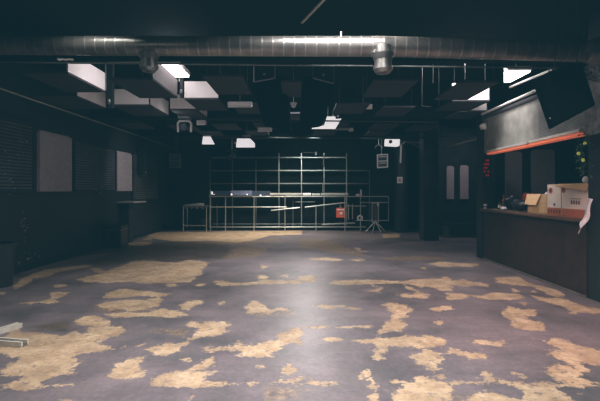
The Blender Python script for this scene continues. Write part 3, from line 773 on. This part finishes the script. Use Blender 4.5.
# work table at left
t = thing('work_table', 'low metal trestle table left of the long railing', 'table', (W(197, 0, 15.4).x, 15.4, 0))
a = W(183, 206, 15.2); b_ = W(208.5, 206, 15.2)
bm = N(); b2(bm, a.x, b_.x - .03, 15.1, 15.7, a.z - .02, a.z + .02); obj('tabletop', bm, M['dark_steel'], t)
for x in (a.x + .03, b_.x - .06):
    for y in (15.13, 15.67):
        bm = N(); tube(bm, (x, y, 0), (x, y, a.z), .018, 8); obj('leg', bm, M['steel'], t)
bm = N(); tube(bm, (a.x + .03, 15.13, .22), (b_.x - .06, 15.13, .22), .016, 8); obj('lower_rail', bm, M['steel'], t)
bm = N()
for i in range(4):
    x = a.x + .06 + i * .2; tube(bm, (x, 15.12, a.z - .02), (x + .07, 15.12, a.z - .09), .012, 6); tube(bm, (x + .07, 15.12, a.z - .09), (x + .14, 15.12, a.z - .03), .012, 6)
obj('brace', bm, M['steel'], t)
p = W(185, 204.3, 15.3); q = W(203, 203.6, 15.3)
bm = N(); prism(bm, [Vector((p.x, 15.2, a.z + .021)), Vector((q.x, 15.2, a.z + .021)), Vector((q.x, 15.2, a.z + .085)), Vector((q.x - .15, 15.2, a.z + .1)), Vector((p.x, 15.2, a.z + .05))], (0, .3, 0))
tag(obj('folded_board', bm, M['plywood']), 'thin folded grey board lying on the low metal table', 'board')
bm = N(); c = W(204, 217.5, 15.5); bx(bm, (c.x, 15.5, .35), (.17, .12, .16)); tube(bm, (c.x, 15.5, 0), (c.x, 15.5, .3), .02, 8)
tag(obj('small_case', bm, M['black_plastic'], bevel=.01), 'small dark case on a stand under the low metal table', 'case')
# pale blue case on the railing
t = thing('glass_case', 'long low pale blue case lit on top of the railing', 'case', W(241, 195.5, Zf))
p = W(231, 195.6, Zf); q = W(252, 190.6, Zf)
bm = N(); b2(bm, p.x, q.x, Zf - .12, Zf + .2, p.z, q.z); obj('body', bm, M['bluebox'], t, bevel=.01)
bm = N(); b2(bm, W(212, 0, Zf).x, p.x, Zf - .1, Zf + .2, p.z, p.z + .02); b2(bm, W(212, 0, Zf).x, W(270, 0, Zf).x, Zf + .16, Zf + .2, p.z + .0, q.z - .01); obj('tray', bm, M['blue_dark'] if 'blue_dark' in M else mat('dull_blue', (.05, .07, .10), .3), t)
for px, s_ in ((231.5, .035), (247, .03), (214, .02)):
    bm = N(); ball(bm, W(px, 194.5, Zf - .14), s_, (1, .5, 1)); obj('glint_bead', bm, M['glowplate'], t, smooth=True)  # glowing beads placed as glints on the blue case
bm = N(); ball(bm, W(260.5, 195.5, Zf - .06), .035); ball(bm, W(212, 193, Zf - .06), .03, (1, 1, 2.2)); tag(obj('clamp', bm, M['glowplate'], smooth=True), 'bright white clamps on the top railing beside the blue case', 'clamp')  # clamps glow by themselves to look bright
# scaffold tubes lying on top
def lying(p0, p1, r, label, m, Z=Zf, hi=None):
    t = pipe('scaffold_tube', [W(*p0, Z), W(*p1, Z)], r, M[m], label, 'tube'); return t
lying((270, 194.5), (302.5, 194.5), .055, 'thick grey tube lying on the top rail, left of the white banded one', 'plywood', Zf)
lying((303, 194.5), (311, 194.5), .056, 'white banded tube piece on the top rail', 'white_paint', Zf)
lying((312, 194.6), (320, 194.6), .05, 'second white tube piece on the top rail', 'steel', Zf)
lying((321, 194.5), (348, 194.5), .055, 'thick grey tube lying on the top rail, right of the white banded one', 'plywood', Zf)
lying((271, 210.5), (300, 207.5), .022, 'thin slanted tube leaning across the middle rail', 'steel', Zf - .04)
lying((305, 207.3), (346, 202.5), .026, 'thicker slanted tube rising to the right behind the railing', 'steel', Zf + .045)
lying((322, 224.5), (355, 223), .03, 'short tube low in the railing near the red crate', 'steel', Zf + .045)
bm = N(); c = W(361, 193, Zf); tube(bm, (c.x, Zf, 1.25), (c.x, Zf, 1.52), .035, 10); bx(bm, (c.x - .12, Zf, 1.32), (.12, .08, .07)); tag(obj('bottle_clamp', bm, M['white_paint'], smooth=False), 'white clamp standing up on the short railing', 'clamp')
# red crate
c = W(340.5, 213, 15.5); t = thing('red_crate', 'red crate with white marks hanging behind the railing', 'crate', (c.x, 15.5, .5))
bm = N(); p = W(336.5, 217.5, 15.5); q = W(345, 208, 15.5); b2(bm, p.x, q.x, 15.45, 15.65, p.z, q.z); obj('body', bm, M['red'], t, bevel=.008)
bm = N(); b2(bm, p.x + .01, q.x - .02, 15.43, 15.452, q.z - .08, q.z - .04); b2(bm, p.x + .12, p.x + .22, 15.43, 15.452, p.z + .12, p.z + .2); obj('mark', bm, M['white_paint'], t)
bm = N(); tube(bm, (q.x - .17, 15.5, q.z - .01), (q.x - .17, 15.5, q.z + .12), .03, 8); obj('handle', bm, M['steel'], t)
bm = N(); tube(bm, ((p.x + q.x) / 2, 15.55, 0), ((p.x + q.x) / 2, 15.55, p.z), .03, 8); obj('stand', bm, M['black_plastic'], t)
# folded crowd barrier
t = thing('crowd_barrier', 'folded grey crowd barrier standing on splayed feet', 'barrier', (W(375, 0, 14.9).x, 14.9, 0))
p = W(372, 222, 14.9); q = W(378.5, 203, 14.9)
bm = N()
for k in range(8):
    x = p.x + (q.x - p.x) * k / 7; tube(bm, (x, 14.9, p.z), (x, 14.9, q.z), .009, 6)
obj('bars', bm, M['dark_steel'], t)
bm = N()
for (u, v) in (((p.x, p.z), (p.x, q.z)), ((p.x, q.z), (q.x, q.z)), ((q.x, q.z), (q.x, p.z)), ((q.x, p.z), (p.x, p.z))): tube(bm, (u[0], 14.88, u[1]), (v[0], 14.88, v[1]), .018, 8)
obj('frame', bm, M['steel'], t)
m_ = (p.x + q.x) / 2
for dx, dy in ((-.36, -.1), (.36, -.1), (-.14, -.25), (.16, -.25)):
    bm = N(); tube(bm, (m_, 14.9, p.z + .03), (m_ + dx, 14.9 + dy, .02), .016, 8); obj('leg', bm, M['steel'], t)
bm = N(); bx(bm, W(378, 204, 14.85), (.06, .05, .14)); obj('latch', bm, M['white_paint'], t)
c = W(360, 218, 15.3); t = thing('cable_coil', 'coil of pale cable hanging on the short railing', 'cable', (c.x, 15.3, c.z - .1)); bm = N()
for r_ in (.10, .085, .07):
    for i in range(16):
        a0, a1 = 2 * PI * i / 16, 2 * PI * (i + 1) / 16
        tube(bm, (c.x + math.cos(a0) * r_, 15.3, c.z + math.sin(a0) * r_), (c.x + math.cos(a1) * r_, 15.3, c.z + math.sin(a1) * r_), .012, 6)
obj('coil', bm, M['white_paint'], t)
# bits on the wall: small box on rack top
c = W(313, 153.5, 16.2); bm = N(); tube(bm, W(303, 152.5, 16.2), W(316, 152.5, 16.2), .02, 8); bx(bm, W(316, 153.5, 16.2), (.07, .07, .14)); tag(obj('small_camera', bm, M['dark_steel']), 'small grey camera on an arm above the rack', 'camera')

# sign on the round pillar
c = W(399.7, 180, 14.75); t = thing('pillar_sign', 'small white sign with red mark on the round pillar', 'sign', (c.x, 14.74, c.z - .1))
bm = N(); b2(bm, c.x - .09, c.x + .10, 14.745, 14.76, c.z - .11, c.z + .11); obj('plate', bm, M['white_paint'], t)
bm = N(); 
for zz in (-.04, .0, .04): b2(bm, c.x - .06, c.x + .06, 14.74, 14.746, c.z + zz - .01, c.z + zz + .01)
b2(bm, c.x - .01, c.x + .012, 14.738, 14.745, c.z - .06, c.z + .06)
obj('mark', bm, M['print_brown'], t)

# ------------------------------------------------------------------ left wall furniture
t = thing('speaker_box', 'slim black wall loudspeaker beyond the far foam panel', 'loudspeaker', (XL + .15, 13.2, 1.9))
bm = N(); b2(bm, XL + .06, XL + .28, 13.05, 13.3, 1.95, 2.75); obj('cabinet', bm, M['black_plastic'], t, bevel=.01)
bm = N(); tube(bm, (XL + .02, 13.17, 2.3), (XL + .1, 13.17, 2.3), .03, 8); obj('bracket', bm, M['dark_steel'], t)
bm = N(); ball(bm, (XL + .29, 13.1, 2.05), .02); obj('indicator', bm, M['white_paint'], t)
t = thing('wall_ledge', 'small grey ledge on a black post below the far foam panel', 'ledge', (XL + .2, 12.0, 0))
bm = N(); b2(bm, XL, XL + .45, 11.7, 12.7, 1.13, 1.17); obj('shelf_top', bm, M['plywood'], t, bevel=.005)
bm = N(); b2(bm, XL, XL + .25, 11.9, 12.2, 0, 1.13); obj('post', bm, M['black_paint'], t, bevel=.005)
c = W(131.5, 226, 12.6)
t = thing('wall_socket', 'small white wall socket under the grey ledge', 'socket', (XL, 12.75, .40))
bm = N(); b2(bm, XL, XL + .03, 12.55, 12.67, .36, .50); obj('plate', bm, M['white_paint'], t, bevel=.003)
bm = N(); tube(bm, (XL + .03, 12.61, .43), (XL + .034, 12.61, .43), .03, 12); obj('socket_hole', bm, M['dark_steel'], t)
def bin_(c, r, h, label):
    t = thing('trash_bin', label, 'bin', c)
    bm = N(); tube(bm, Vector(c), Vector(c) + Vector((0, 0, h)), r * .82, 28, r2=r, cap=True); obj('body', bm, M['black_plastic'], t, smooth=True)
    bm = N(); tube(bm, Vector(c) + Vector((0, 0, h - .035)), Vector(c) + Vector((0, 0, h + .012)), r * 1.05, 28); obj('rim', bm, M['black_plastic'], t, smooth=True)
    bm = N(); tube(bm, Vector(c) + Vector((0, 0, h - .1)), Vector(c) + Vector((0, 0, h + .013)), r * .9, 28); obj('bin_liner', bm, M['black_cabinet'], t, smooth=True)
bin_((-4.74, 6.55, 0), .27, .66, 'round black trash bin at the left edge of the room')
t = thing('equipment_case', 'dark boxy case standing on the floor against the left wall', 'case', (XL + .3, 11.0, 0))
bm = N(); b2(bm, XL + .06, XL + .5, 10.8, 11.25, .0, .60); obj('body', bm, M['black_plastic'], t, bevel=.02)
bm = N(); b2(bm, XL + .05, XL + .51, 10.79, 11.26, .46, .48); obj('lid_edge', bm, M['dark_steel'], t)
# peeled specks on the left wall
bm = N(); rnd = random.Random(3)
for (px, py, n, sx, sy) in [(22, 224, 16, 3, 9), (21, 143, 4, 3, 3), (16, 155, 3, 4, 1), (60, 135, 3, 6, 2), (8, 190, 6, 6, 20), (98, 190, 5, 5, 6), (5, 160, 6, 5, 18), (28, 255, 8, 12, 8), (17, 263, 3, 1, 1)]:
    for _ in range(n):
        x = px + rnd.gauss(0, sx * .6); y = py + rnd.gauss(0, sy * .6); Z = 5.1 * F / (300 - x); p = W(x, y, Z); s_ = rnd.uniform(.006, .018)
        if 11.5 > Z > 5 and p.z > .12: bx(bm, (XL + .04, Z, p.z), (.012 if p.z < 1.4 else .03, s_ * 1.6, s_))
o = obj('paint_chips', bm, M['speck']); tag(o, 'tiny pale chips scattered on the left wall', 'paint chips'); o['kind'] = 'stuff'
# metal profiles on the floor at the left edge
def profile(p, q, w, label):
    t = thing('metal_profile', label, 'metal bar', ((p[0] + q[0]) / 2, (p[1] + q[1]) / 2, 0))
    p = Vector((*p, 0)); q = Vector((*q, 0)); d = (q - p).normalized(); n = Vector((-d.y, d.x, 0))
    bm = N(); prism(bm, [p - n * w, q - n * w, q + n * w, p + n * w], (0, 0, .012)); obj('web', bm, M['dark_steel'], t)
    for s in (-1, 1):
        bm = N(); a = p + n * w * s; b_ = q + n * w * s; prism(bm, [a - n * .009, b_ - n * .009, b_ + n * .009, a + n * .009], (0, 0, .05)); obj('flange', bm, M['cream'], t)
M['cream'] = mat('cream_metal', (.62, .60, .52), .5, noise=.15, nscale=12)
def G(px, py): Z = F * H / (py - 190); return ((px - 300) * Z / F, Z)
profile(G(-8, 335.5), G(20, 327), .03, 'cream metal profile on the floor, the angled upper one')
profile(G(-14, 343), G(25, 346), .035, 'cream metal profile on the floor, the lower one with open end')

# ------------------------------------------------------------------ bar
t = thing('bar_counter', 'long dark bar counter with brown worktop along the hatch', 'bar', (4.2, 7.5, 0))
bm = N(); b2(bm, 3.98, 4.06, 5.84, 9.11, 0, 1.05); obj('front_panel', bm, M['bar_brown'], t)
bm = N(); b2(bm, 3.90, 4.62, 5.84, 9.11, 1.05, 1.10); obj('worktop', bm, M['bar_top'], t, bevel=.008)
bm = N(); b2(bm, 4.55, 4.62, 5.84, 9.11, 0, 1.05); obj('back_panel', bm, M['black_paint'], t)
# roller shutter + light strips
t = thing('roller_shutter', 'grey ribbed roller shutter above the near half of the bar hatch', 'shutter', (4.0, 6.4, 2.3))
bm = N(); b2(bm, 4.0, 4.06, 5.83, 7.05, 2.32, 3.03); obj('slat_curtain', bm, M['shutter'], t)
bm = N(); b2(bm, 3.98, 4.08, 5.83, 7.05, 2.3, 2.34); obj('bottom_bar', bm, M['dark_steel'], t)
def strip(y0, y1, za, zb, label):
    t = thing('hatch_light_strip', label, 'light strip', (3.93, (y0 + y1) / 2, min(za, zb)))
    for nm, dz, h_, m, dx in (('reflector', .055, .04, 'plywood2', -.035), ('orange_edge', .006, .034, 'orange', -.03)):
        bm = N(); prism(bm, [Vector((3.92 + dx, y0, za + dz)), Vector((3.92 + dx, y1, zb + dz)), Vector((3.92 + dx, y1, zb + dz + h_)), Vector((3.92 + dx, y0, za + dz + h_))], (.125, 0, 0)); obj(nm, bm, M[m], t)
M['plywood2'] = mat('pale_ply', (.62, .62, .58), .6, noise=.15, nscale=8)
strip(5.85, 7.15, 2.255, 2.24, 'orange edged light strip over the near half of the hatch')
strip(7.2, 8.75, 2.235, 2.23, 'orange edged light strip over the far half of the hatch')
# rails above the hatch
pipe('ceiling_rail', [Vector((3.9, 9.0, 3.12)), Vector((3.9, 6.4, 3.15))], .024, M['white_paint'], 'pale rail running along above the plywood board')
pipe('ceiling_rail', [Vector((4.15, 8.3, 3.53)), Vector((4.15, 6.9, 3.48))], .022, M['white_paint'], 'pale tube under the right lamp behind the tilted loudspeaker')
bm = N(); c = Vector((3.93, 9.0, 2.86)); bx(bm, c, (.08, .12, .12)); ball(bm, c + Vector((-.05, -.02, 0)), .04)
tag(obj('wall_sensor', bm, M['white_paint'], bevel=.005), 'small white sensor at the far corner of the plywood board', 'sensor')
# dark bracket clutter over pillar
bm = N()
rnd = random.Random(5)
for i in range(12):
    p = W(rnd.uniform(586, 600), rnd.uniform(62, 80), 4.9); q = W(rnd.uniform(584, 602), rnd.uniform(62, 82), 5.0); tube(bm, p, q, .012, 6)
tag(obj('cable_bundle', bm, M['steel']), 'tangle of cables and clamps over the stone pillar', 'cables')
pipe('cable_tray', [W(540, 57.5, 5.6), W(592, 56.5, 5.6)], .02, M['steel'], 'short bright conduit below the right end of the duct')
# red marks on hatch post
t = thing('led_display', 'dim red lettered display on the hatch post', 'display', (4.0, 9.1, 1.9))
bm = N(); b2(bm, 3.97, 4.12, 9.095, 9.125, 1.75, 2.2); obj('panel', bm, M['black_paint'], t)
bm = N()
for i in range(5):
    for j in range(3):
        if (i * 7 + j * 5) % 4: b2(bm, 3.985 + j * .04, 4.01 + j * .04, 9.088, 9.096, 1.80 + i * .08, 1.84 + i * .08)
obj('characters', bm, M['red_led'], t)
pipe('recess_tube', [W(438, 148.5, 12.9), W(476, 138.5, 10.6)], .05, M['steel'], 'pale ventilation tube beyond the square pillar', 'duct')
# benches in recess
def bench(x, y, w, label):
    t = thing('bench', label, 'bench', (x, y, 0))
    bm = N(); b2(bm, x - w / 2, x + w / 2, y - .25, y + .25, .38, .45); obj('seat', bm, M['black_plastic'], t, bevel=.01)
    bm = N(); b2(bm, x - w / 2, x + w / 2, y + .18, y + .25, .45, .85); obj('backrest', bm, M['black_plastic'], t, bevel=.01)
    for sx in (-1, 1):
        bm = N(); b2(bm, x + sx * (w / 2 - .06) - .03, x + sx * (w / 2 - .06) + .03, y - .22, y + .22, 0, .38); obj('leg', bm, M['dark_steel'], t)
bench(5.25, 13.4, 1.3, 'dark bench in the side recess under the pale panels')

# things on the counter (counter top z = 1.10)
zc = 1.101
def on_bar(px, x=4.2):  # y on the counter seen at this column
    return x * F / (px - 300)
def paper_cup(x, y, label, g=None):
    t = thing('paper_cup', label, 'cup', (x, y, zc), g)
    bm = N(); tube(bm, (x, y, zc), (x, y, zc + .10), .028, 16, r2=.038); obj('cup_body', bm, M['white_paint'], t, smooth=True)
    bm = N(); tube(bm, (x, y, zc + .03), (x, y, zc + .06), .0335, 16, r2=.0355); obj('printed_band', bm, M['bluebox'], t, smooth=True)
paper_cup(3.96, 8.98, 'white paper cup alone at the far end of the bar counter')
def bottle(x, y, h, m, label, g=None):
    t = thing('bottle', label, 'bottle', (x, y, zc), g)
    bm = N(); tube(bm, (x, y, zc), (x, y, zc + h * .6), .033, 14); tube(bm, (x, y, zc + h * .6), (x, y, zc + h * .75), .033, 14, r2=.012); tube(bm, (x, y, zc + h * .75), (x, y, zc + h), .012, 10); obj('glass', bm, M[m], t, smooth=True)
    bm = N(); tube(bm, (x, y, zc + h * .2), (x, y, zc + h * .5), .034, 14); obj('paper_label', bm, M['card_white'], t, smooth=True)
for i, (px, x, h) in enumerate([(499.5, 4.06, .19), (502, 4.12, .17), (504, 4.04, .15)]):
    bottle(x, on_bar(px, x), h, 'bottle', 'small dark bottle with a pale wrapper beside the heap of bags on the bar', 'dark bottles beside the bags on the bar')
# heap of dark bags with red tin
def lump(c, r, s, m, name, label, cat, seed=0):
    bm = N(); res = bmesh.ops.create_icosphere(bm, subdivisions=3, radius=r)
    for v in bm.verts:
        n_ = mn.noise(v.co * 9 + Vector((seed, 0, 0))) * .35 + mn.noise(v.co * 22 + Vector((seed, 3, 0))) * .15
        v.co *= 1 + n_
        v.co = Vector((v.co.x * s[0], v.co.y * s[1], v.co.z * s[2]))
    zm = min(v.co.z for v in bm.verts)
    for v in bm.verts: v.co += Vector((c[0], c[1], c[2] - zm))
    o = obj(name, bm, m, smooth=True); tag(o, label, cat); return o
lump((4.36, 8.6, zc), .16, (1, 1.3, .8), M['black_plastic'], 'plastic_bag', 'crumpled black bag on the bar behind the small bottles', 'bag', 1)
lump((4.18, 8.0, zc), .14, (1, 1.3, .7), M['black_plastic'], 'plastic_bag', 'crumpled black bag on the bar next to the tan box', 'bag', 4)
lump((4.02, 8.28, zc), .06, (1, 1.4, .5), M['cloth'], 'crumpled_paper', 'crumpled pale paper in front of the black bags', 'paper', 7)
lump((4.50, 8.3, zc), .11, (1, 1.1, 1.5), M['red'], 'red_cloth', 'crumpled red cloth piled behind the black bags on the bar', 'cloth', 9)
bottle(4.34, 8.95, .30, 'red', 'tall thin bottle with red glass behind the small bottles')

# tan open box
t = thing('cardboard_box', 'small tan cardboard box with open front flap and white contents', 'box', (4.25, 7.6, zc))
yA, yB = on_bar(547, 4.1), on_bar(527.5, 4.1)
x0, x1, h = 4.1, 4.42, .33
bm = N(); b2(bm, x0, x0 + .01, yA, yB, zc, zc + h); b2(bm, x1 - .01, x1, yA, yB, zc, zc + h); b2(bm, x0, x1, yA, yA + .01, zc, zc + h); b2(bm, x0, x1, yB - .01, yB, zc, zc + h); b2(bm, x0, x1, yA, yB, zc, zc + .01); obj('box_walls', bm, M['card'], t)
bm = N(); prism(bm, [Vector((x0 - .01, yA + .16, zc + h)), Vector((x0 - .01, yB, zc + h)), Vector((x0 - .045, yB + .02, zc + .14)), Vector((x0 - .045, yA + .26, zc + .14))], (.008, 0, .0)); obj('flap', bm, M['card_flap'], t)
for i, (dx, dy) in enumerate(((.08, .08), (.13, .19), (.2, .3))):
    bm = N(); ball(bm, (x0 + dx, yA + dy, zc + h - .01), .055, n=14); o = obj('white_ball', bm, M['cloth'], smooth=True); tag(o, 'round white wrapped item sticking out of the tan box', 'package', 'white wrapped items in the tan box')
# big white carton
t = thing('cardboard_carton', 'large white carton with brown print and open flaps beside the pillar', 'box', (4.2, 6.4, zc))
yA, yB = on_bar(592, 4.05), on_bar(549, 4.05)
ym = on_bar(563.5, 4.05)
x0, x1, h = 4.02, 4.42, .49
bm = N(); b2(bm, x0, x0 + .012, yA, yB, zc, zc + h); b2(bm, x1 - .012, x1, yA, yB, zc, zc + h); b2(bm, x0, x1, yA, yA + .012, zc, zc + h); b2(bm, x0, x1, yB - .012, yB, zc, zc + h); b2(bm, x0, x1, yA, yB, zc, zc + .012); obj('box_walls', bm, M['card_white'], t)
bm = N(); b2(bm, x0 - .003, x0, yA, yB, zc, zc + .12); obj('brown_band', bm, M['print_brown'], t)
bm = N(); b2(bm, x0 - .005, x0, ym - .006, ym + .006, zc, zc + h); obj('corner_seam', bm, M['card'], t)
bm = N(); prism(bm, [Vector((x0 - .002, yA, zc + h)), Vector((x0 - .002, yB - .3, zc + h)), Vector((x0 - .09, yB - .35, zc + h - .03)), Vector((x0 - .06, yA, zc + h - .1))], (0, 0, .006)); obj('flap', bm, M['card'], t)
bm = N(); tube(bm, (x0 - .004, yB - .1, zc + h - .10), (x0, yB - .1, zc + h - .10), .05, 20); tube(bm, (x0 - .004, yB - .43, zc + h - .09), (x0, yB - .43, zc + h - .09), .045, 20); obj('round_emblem', bm, M['print_brown'], t)
bm = N(); tube(bm, (x0 - .007, yB - .1, zc + h - .10), (x0 - .003, yB - .1, zc + h - .10), .028, 20); obj('emblem_centre', bm, M['print_dark'], t)
bm = N()
for i in range(4): b2(bm, x0 - .004, x0, ym - .26 - i * .055, ym - .225 - i * .055, zc + .19, zc + .245)
b2(bm, x0 - .004, x0, ym - .45, ym - .22, zc + .265, zc + .275)
b2(bm, x0 - .004, x0, ym + .16, ym + .2, zc + .15, zc + .19)
for i in range(5): b2(bm, x0 - .006, x0 - .003, yB - .07 - i * .07, yB - .04 - i * .07, zc + .04, zc + .09)
obj('printed_mark', bm, M['print_dark'], t)
# white cloth hanging off counter
def ribbon(pts, w0, w1, label, name='paper_streamer'):
    bm = N(); prev = None
    n_ = 24
    for i in range(n_ + 1):
        f = i / n_; k = f * (len(pts) - 1); a = min(int(k), len(pts) - 2); p = pts[a].lerp(pts[a + 1], k - a)
        w = w0 + (w1 - w0) * f; off = Vector((math.sin(f * 9) * .02, w, 0))
        cur = [bm.verts.new(p - off), bm.verts.new(p + off + Vector((.02 * math.cos(f * 13), 0, .01)))]
        if prev: bm.faces.new((prev[0], prev[1], cur[1], cur[0]))
        prev = cur
    o = obj(name, bm, M['cloth'], smooth=True); md = o.modifiers.new('s', 'SOLIDIFY'); md.thickness = .004; tag(o, label, 'cloth')
ribbon([W(589.5, 199, 5.7), W(588, 214, 5.7), W(583, 224, 5.7), W(578, 234, 5.72)], .07, .015, 'white cloth hanging down from the counter edge at the pillar')
lump((4.05, 5.95, zc + .49), .05, (.8, .9, 1.0), M['cloth'], 'crumpled_cloth', 'crumpled white cloth on top of the white carton', 'cloth', 12)
# hanging plant
t = thing('hanging_plant', 'leafy garland with yellow flowers hanging in the hatch corner', 'plant', W(583, 175, 5.6))
bm = N(); pts = [W(588, 134, 5.6), W(583, 145, 5.57), W(580, 155, 5.6), W(584, 165, 5.58), W(582, 176, 5.6)]
for a, b_ in zip(pts, pts[1:]): tube(bm, a, b_, .004, 6)
obj('stem', bm, M['leaf'], t)
bm = N(); rnd = random.Random(11)
for i in range(90):
    k = rnd.random() * (len(pts) - 1.001); a = int(k); p = pts[a].lerp(pts[a + 1], k - a) + Vector((rnd.gauss(0, .04), rnd.gauss(0, .04), rnd.gauss(0, .02)))
    e = Euler((rnd.uniform(0, 6), rnd.uniform(0, 6), rnd.uniform(0, 6))).to_matrix(); L_ = rnd.uniform(.03, .055)
    vs = [bm.verts.new(p + e @ Vector(q)) for q in ((0, 0, 0), (L_ * .5, L_ * .3, .004), (L_, 0, 0), (L_ * .5, -L_ * .3, .004))]; bm.faces.new(vs)
obj('leaves', bm, M['leaf'], t)
for px, py in ((585, 143.5), (578.5, 153.5), (583, 160)):
    bm = N(); c = W(px, py, 5.52)
    for i in range(6):
        a = i * PI / 3; ball(bm, c + Vector((math.cos(a) * .014, 0, math.sin(a) * .014)), .011, n=8)
    ball(bm, c, .010, n=8); obj('flower', bm, M['flower'], t, smooth=True)

# ------------------------------------------------------------------ lights
def area(name, loc, size, power, color, rot=(0, 0, 0), sy=None, spread=None):
    d = bpy.data.lights.new(name, 'AREA'); d.energy = power; d.color = color; d.size = size
    if sy: d.shape = 'RECTANGLE'; d.size_y = sy
    if spread: d.spread = spread
    o = bpy.data.objects.new(name, d); col.objects.link(o); o.location = loc; o.rotation_euler = rot; return o
def spot(name, loc, target, power, color, angle, blend=.8, r=.1):
    d = bpy.data.lights.new(name, 'SPOT'); d.energy = power; d.color = color; d.spot_size = math.radians(angle); d.spot_blend = blend; d.shadow_soft_size = r
    o = bpy.data.objects.new(name, d); col.objects.link(o); o.location = loc
    o.rotation_euler = (Vector(target) - Vector(loc)).to_track_quat('-Z', 'Y').to_euler(); return o
WARM = (1, .92, .92)
def point(name, loc, power, color, r=.08):
    d = bpy.data.lights.new(name, 'POINT'); d.energy = power; d.color = color; d.shadow_soft_size = r
    o = bpy.data.objects.new(name, d); col.objects.link(o); o.location = loc; return o
area('house_light_near', (0, 2.4, 3.85), 2.5, 118, (1, .92, .92), sy=2.0, spread=math.radians(130))
area('house_light_front', (.3, 4.6, 3.9), 1.2, 50, (1, .93, .93), sy=.6, spread=math.radians(140))
spot('house_light_mid', (0, 8.6, 3.9), (0, 8.6, 0), 520, (1, .93, .94), 130, .9, .3)
spot('far_fill', (-.6, 13.7, 3.9), (-.9, 13.3, 0), 780, (1, .90, .82), 130, .9, .3)  # unseen fill added for the far floor, no fixture there
spot('house_light_left', (-2.6, 5.0, 3.9), (-3.2, 5.4, 0), 110, (1, .95, .88), 110, .9, .3)
point('duct_light', (.9, 3.5, 3.45), 12, (1, .90, .87), .28)
point('duct_light_left', (-3.2, 3.0, 3.4), 3, (1, .95, .82), .25)
point('ceiling_glow', (.9, 5.0, 3.9), 1.2, (1, .75, .8), .1)
area('lamp_left_glow', (-1.95, 6.9, 3.80), .4, 9, WARM)
area('lamp_left_spill', (-2.5, 6.75, 3.80), .4, 15, WARM)
point('yoke_fill', (-2.75, 9.15, 3.05), 1.2, WARM, .05)  # unseen point added to brighten the lamp yoke
area('lamp_right_glow', (3.2, 7.68, 3.86), .4, 36, WARM)
spot('glare_fill_back', (.25, 13.0, 2.98), (.2, 5.0, 0), 125, (1, .92, .89), 62, 1.0, .14)  # unseen spot added from behind for the glare streak on the floor
spot('glare_fill_mid', (.14, 10.5, 3.12), (.1, 6.3, 0), 165, (1, .90, .86), 70, 1.0, .2)  # second unseen spot, added to stretch the floor glare forward
spot('foam_fill', (-2.0, 11.0, 3.1), (-5.1, 12.2, 2.0), 105, (1, .9, .93), 50)  # added fill that lifts the far foam panel, no fixture seen
spot('stage_spot_pink', (1.6, 2.6, 3.8), (3.0, 5.2, 0), 360, (1, .52, .46), 62)
spot('bar_fill', (.6, 5.0, 3.8), (4.1, 6.8, 1.35), 300, (1, .88, .82), 30)  # unseen spot added to brighten the things on the counter
spot('rack_spot', (.4, 12.5, 3.1), (.6, 16.3, 1.9), 90, (.9, 1, .97), 60)
spot('railing_fill', (-.6, 11.9, 3.45), (-.4, 15.4, .7), 150, (1, .97, .86), 62)  # added fill for the front railing steel, source unseen
spot('pillar_fill', (1.6, 11.8, 3.2), (3.0, 14.2, 2.7), 35, (1, 1, 1), 40)  # unseen light added so the floodlight frame by the pillar shows
area('recess_light', (5.3, 12.6, 3.6), .6, 15, (1, .85, .92), sy=.6)
w = bpy.data.worlds.new('World'); bpy.context.scene.world = w; w.use_nodes = True
w.node_tree.nodes['Background'].inputs['Color'].default_value = (.35, .75, 1, 1); w.node_tree.nodes['Background'].inputs['Strength'].default_value = .05

# ------------------------------------------------------------------ camera and film response
cd = bpy.data.cameras.new('camera'); cam = bpy.data.objects.new('camera', cd); col.objects.link(cam)
cam.location = (0, 0, H); cam.rotation_euler = (PI / 2, 0, 0)
cd.sensor_width = 36; cd.lens = F / 600 * 36; cd.shift_y = -(200.5 - 190) / 600; cd.clip_start = .05
bpy.context.scene.camera = cam
sc = bpy.context.scene
sc.view_settings.view_transform = 'Standard'; sc.view_settings.look = 'None'
sc.view_settings.exposure = .3
sc.view_settings.use_curve_mapping = True
cm = sc.view_settings.curve_mapping
cm.black_level = (-.0040, -.0150, -.0200)
cm.update()
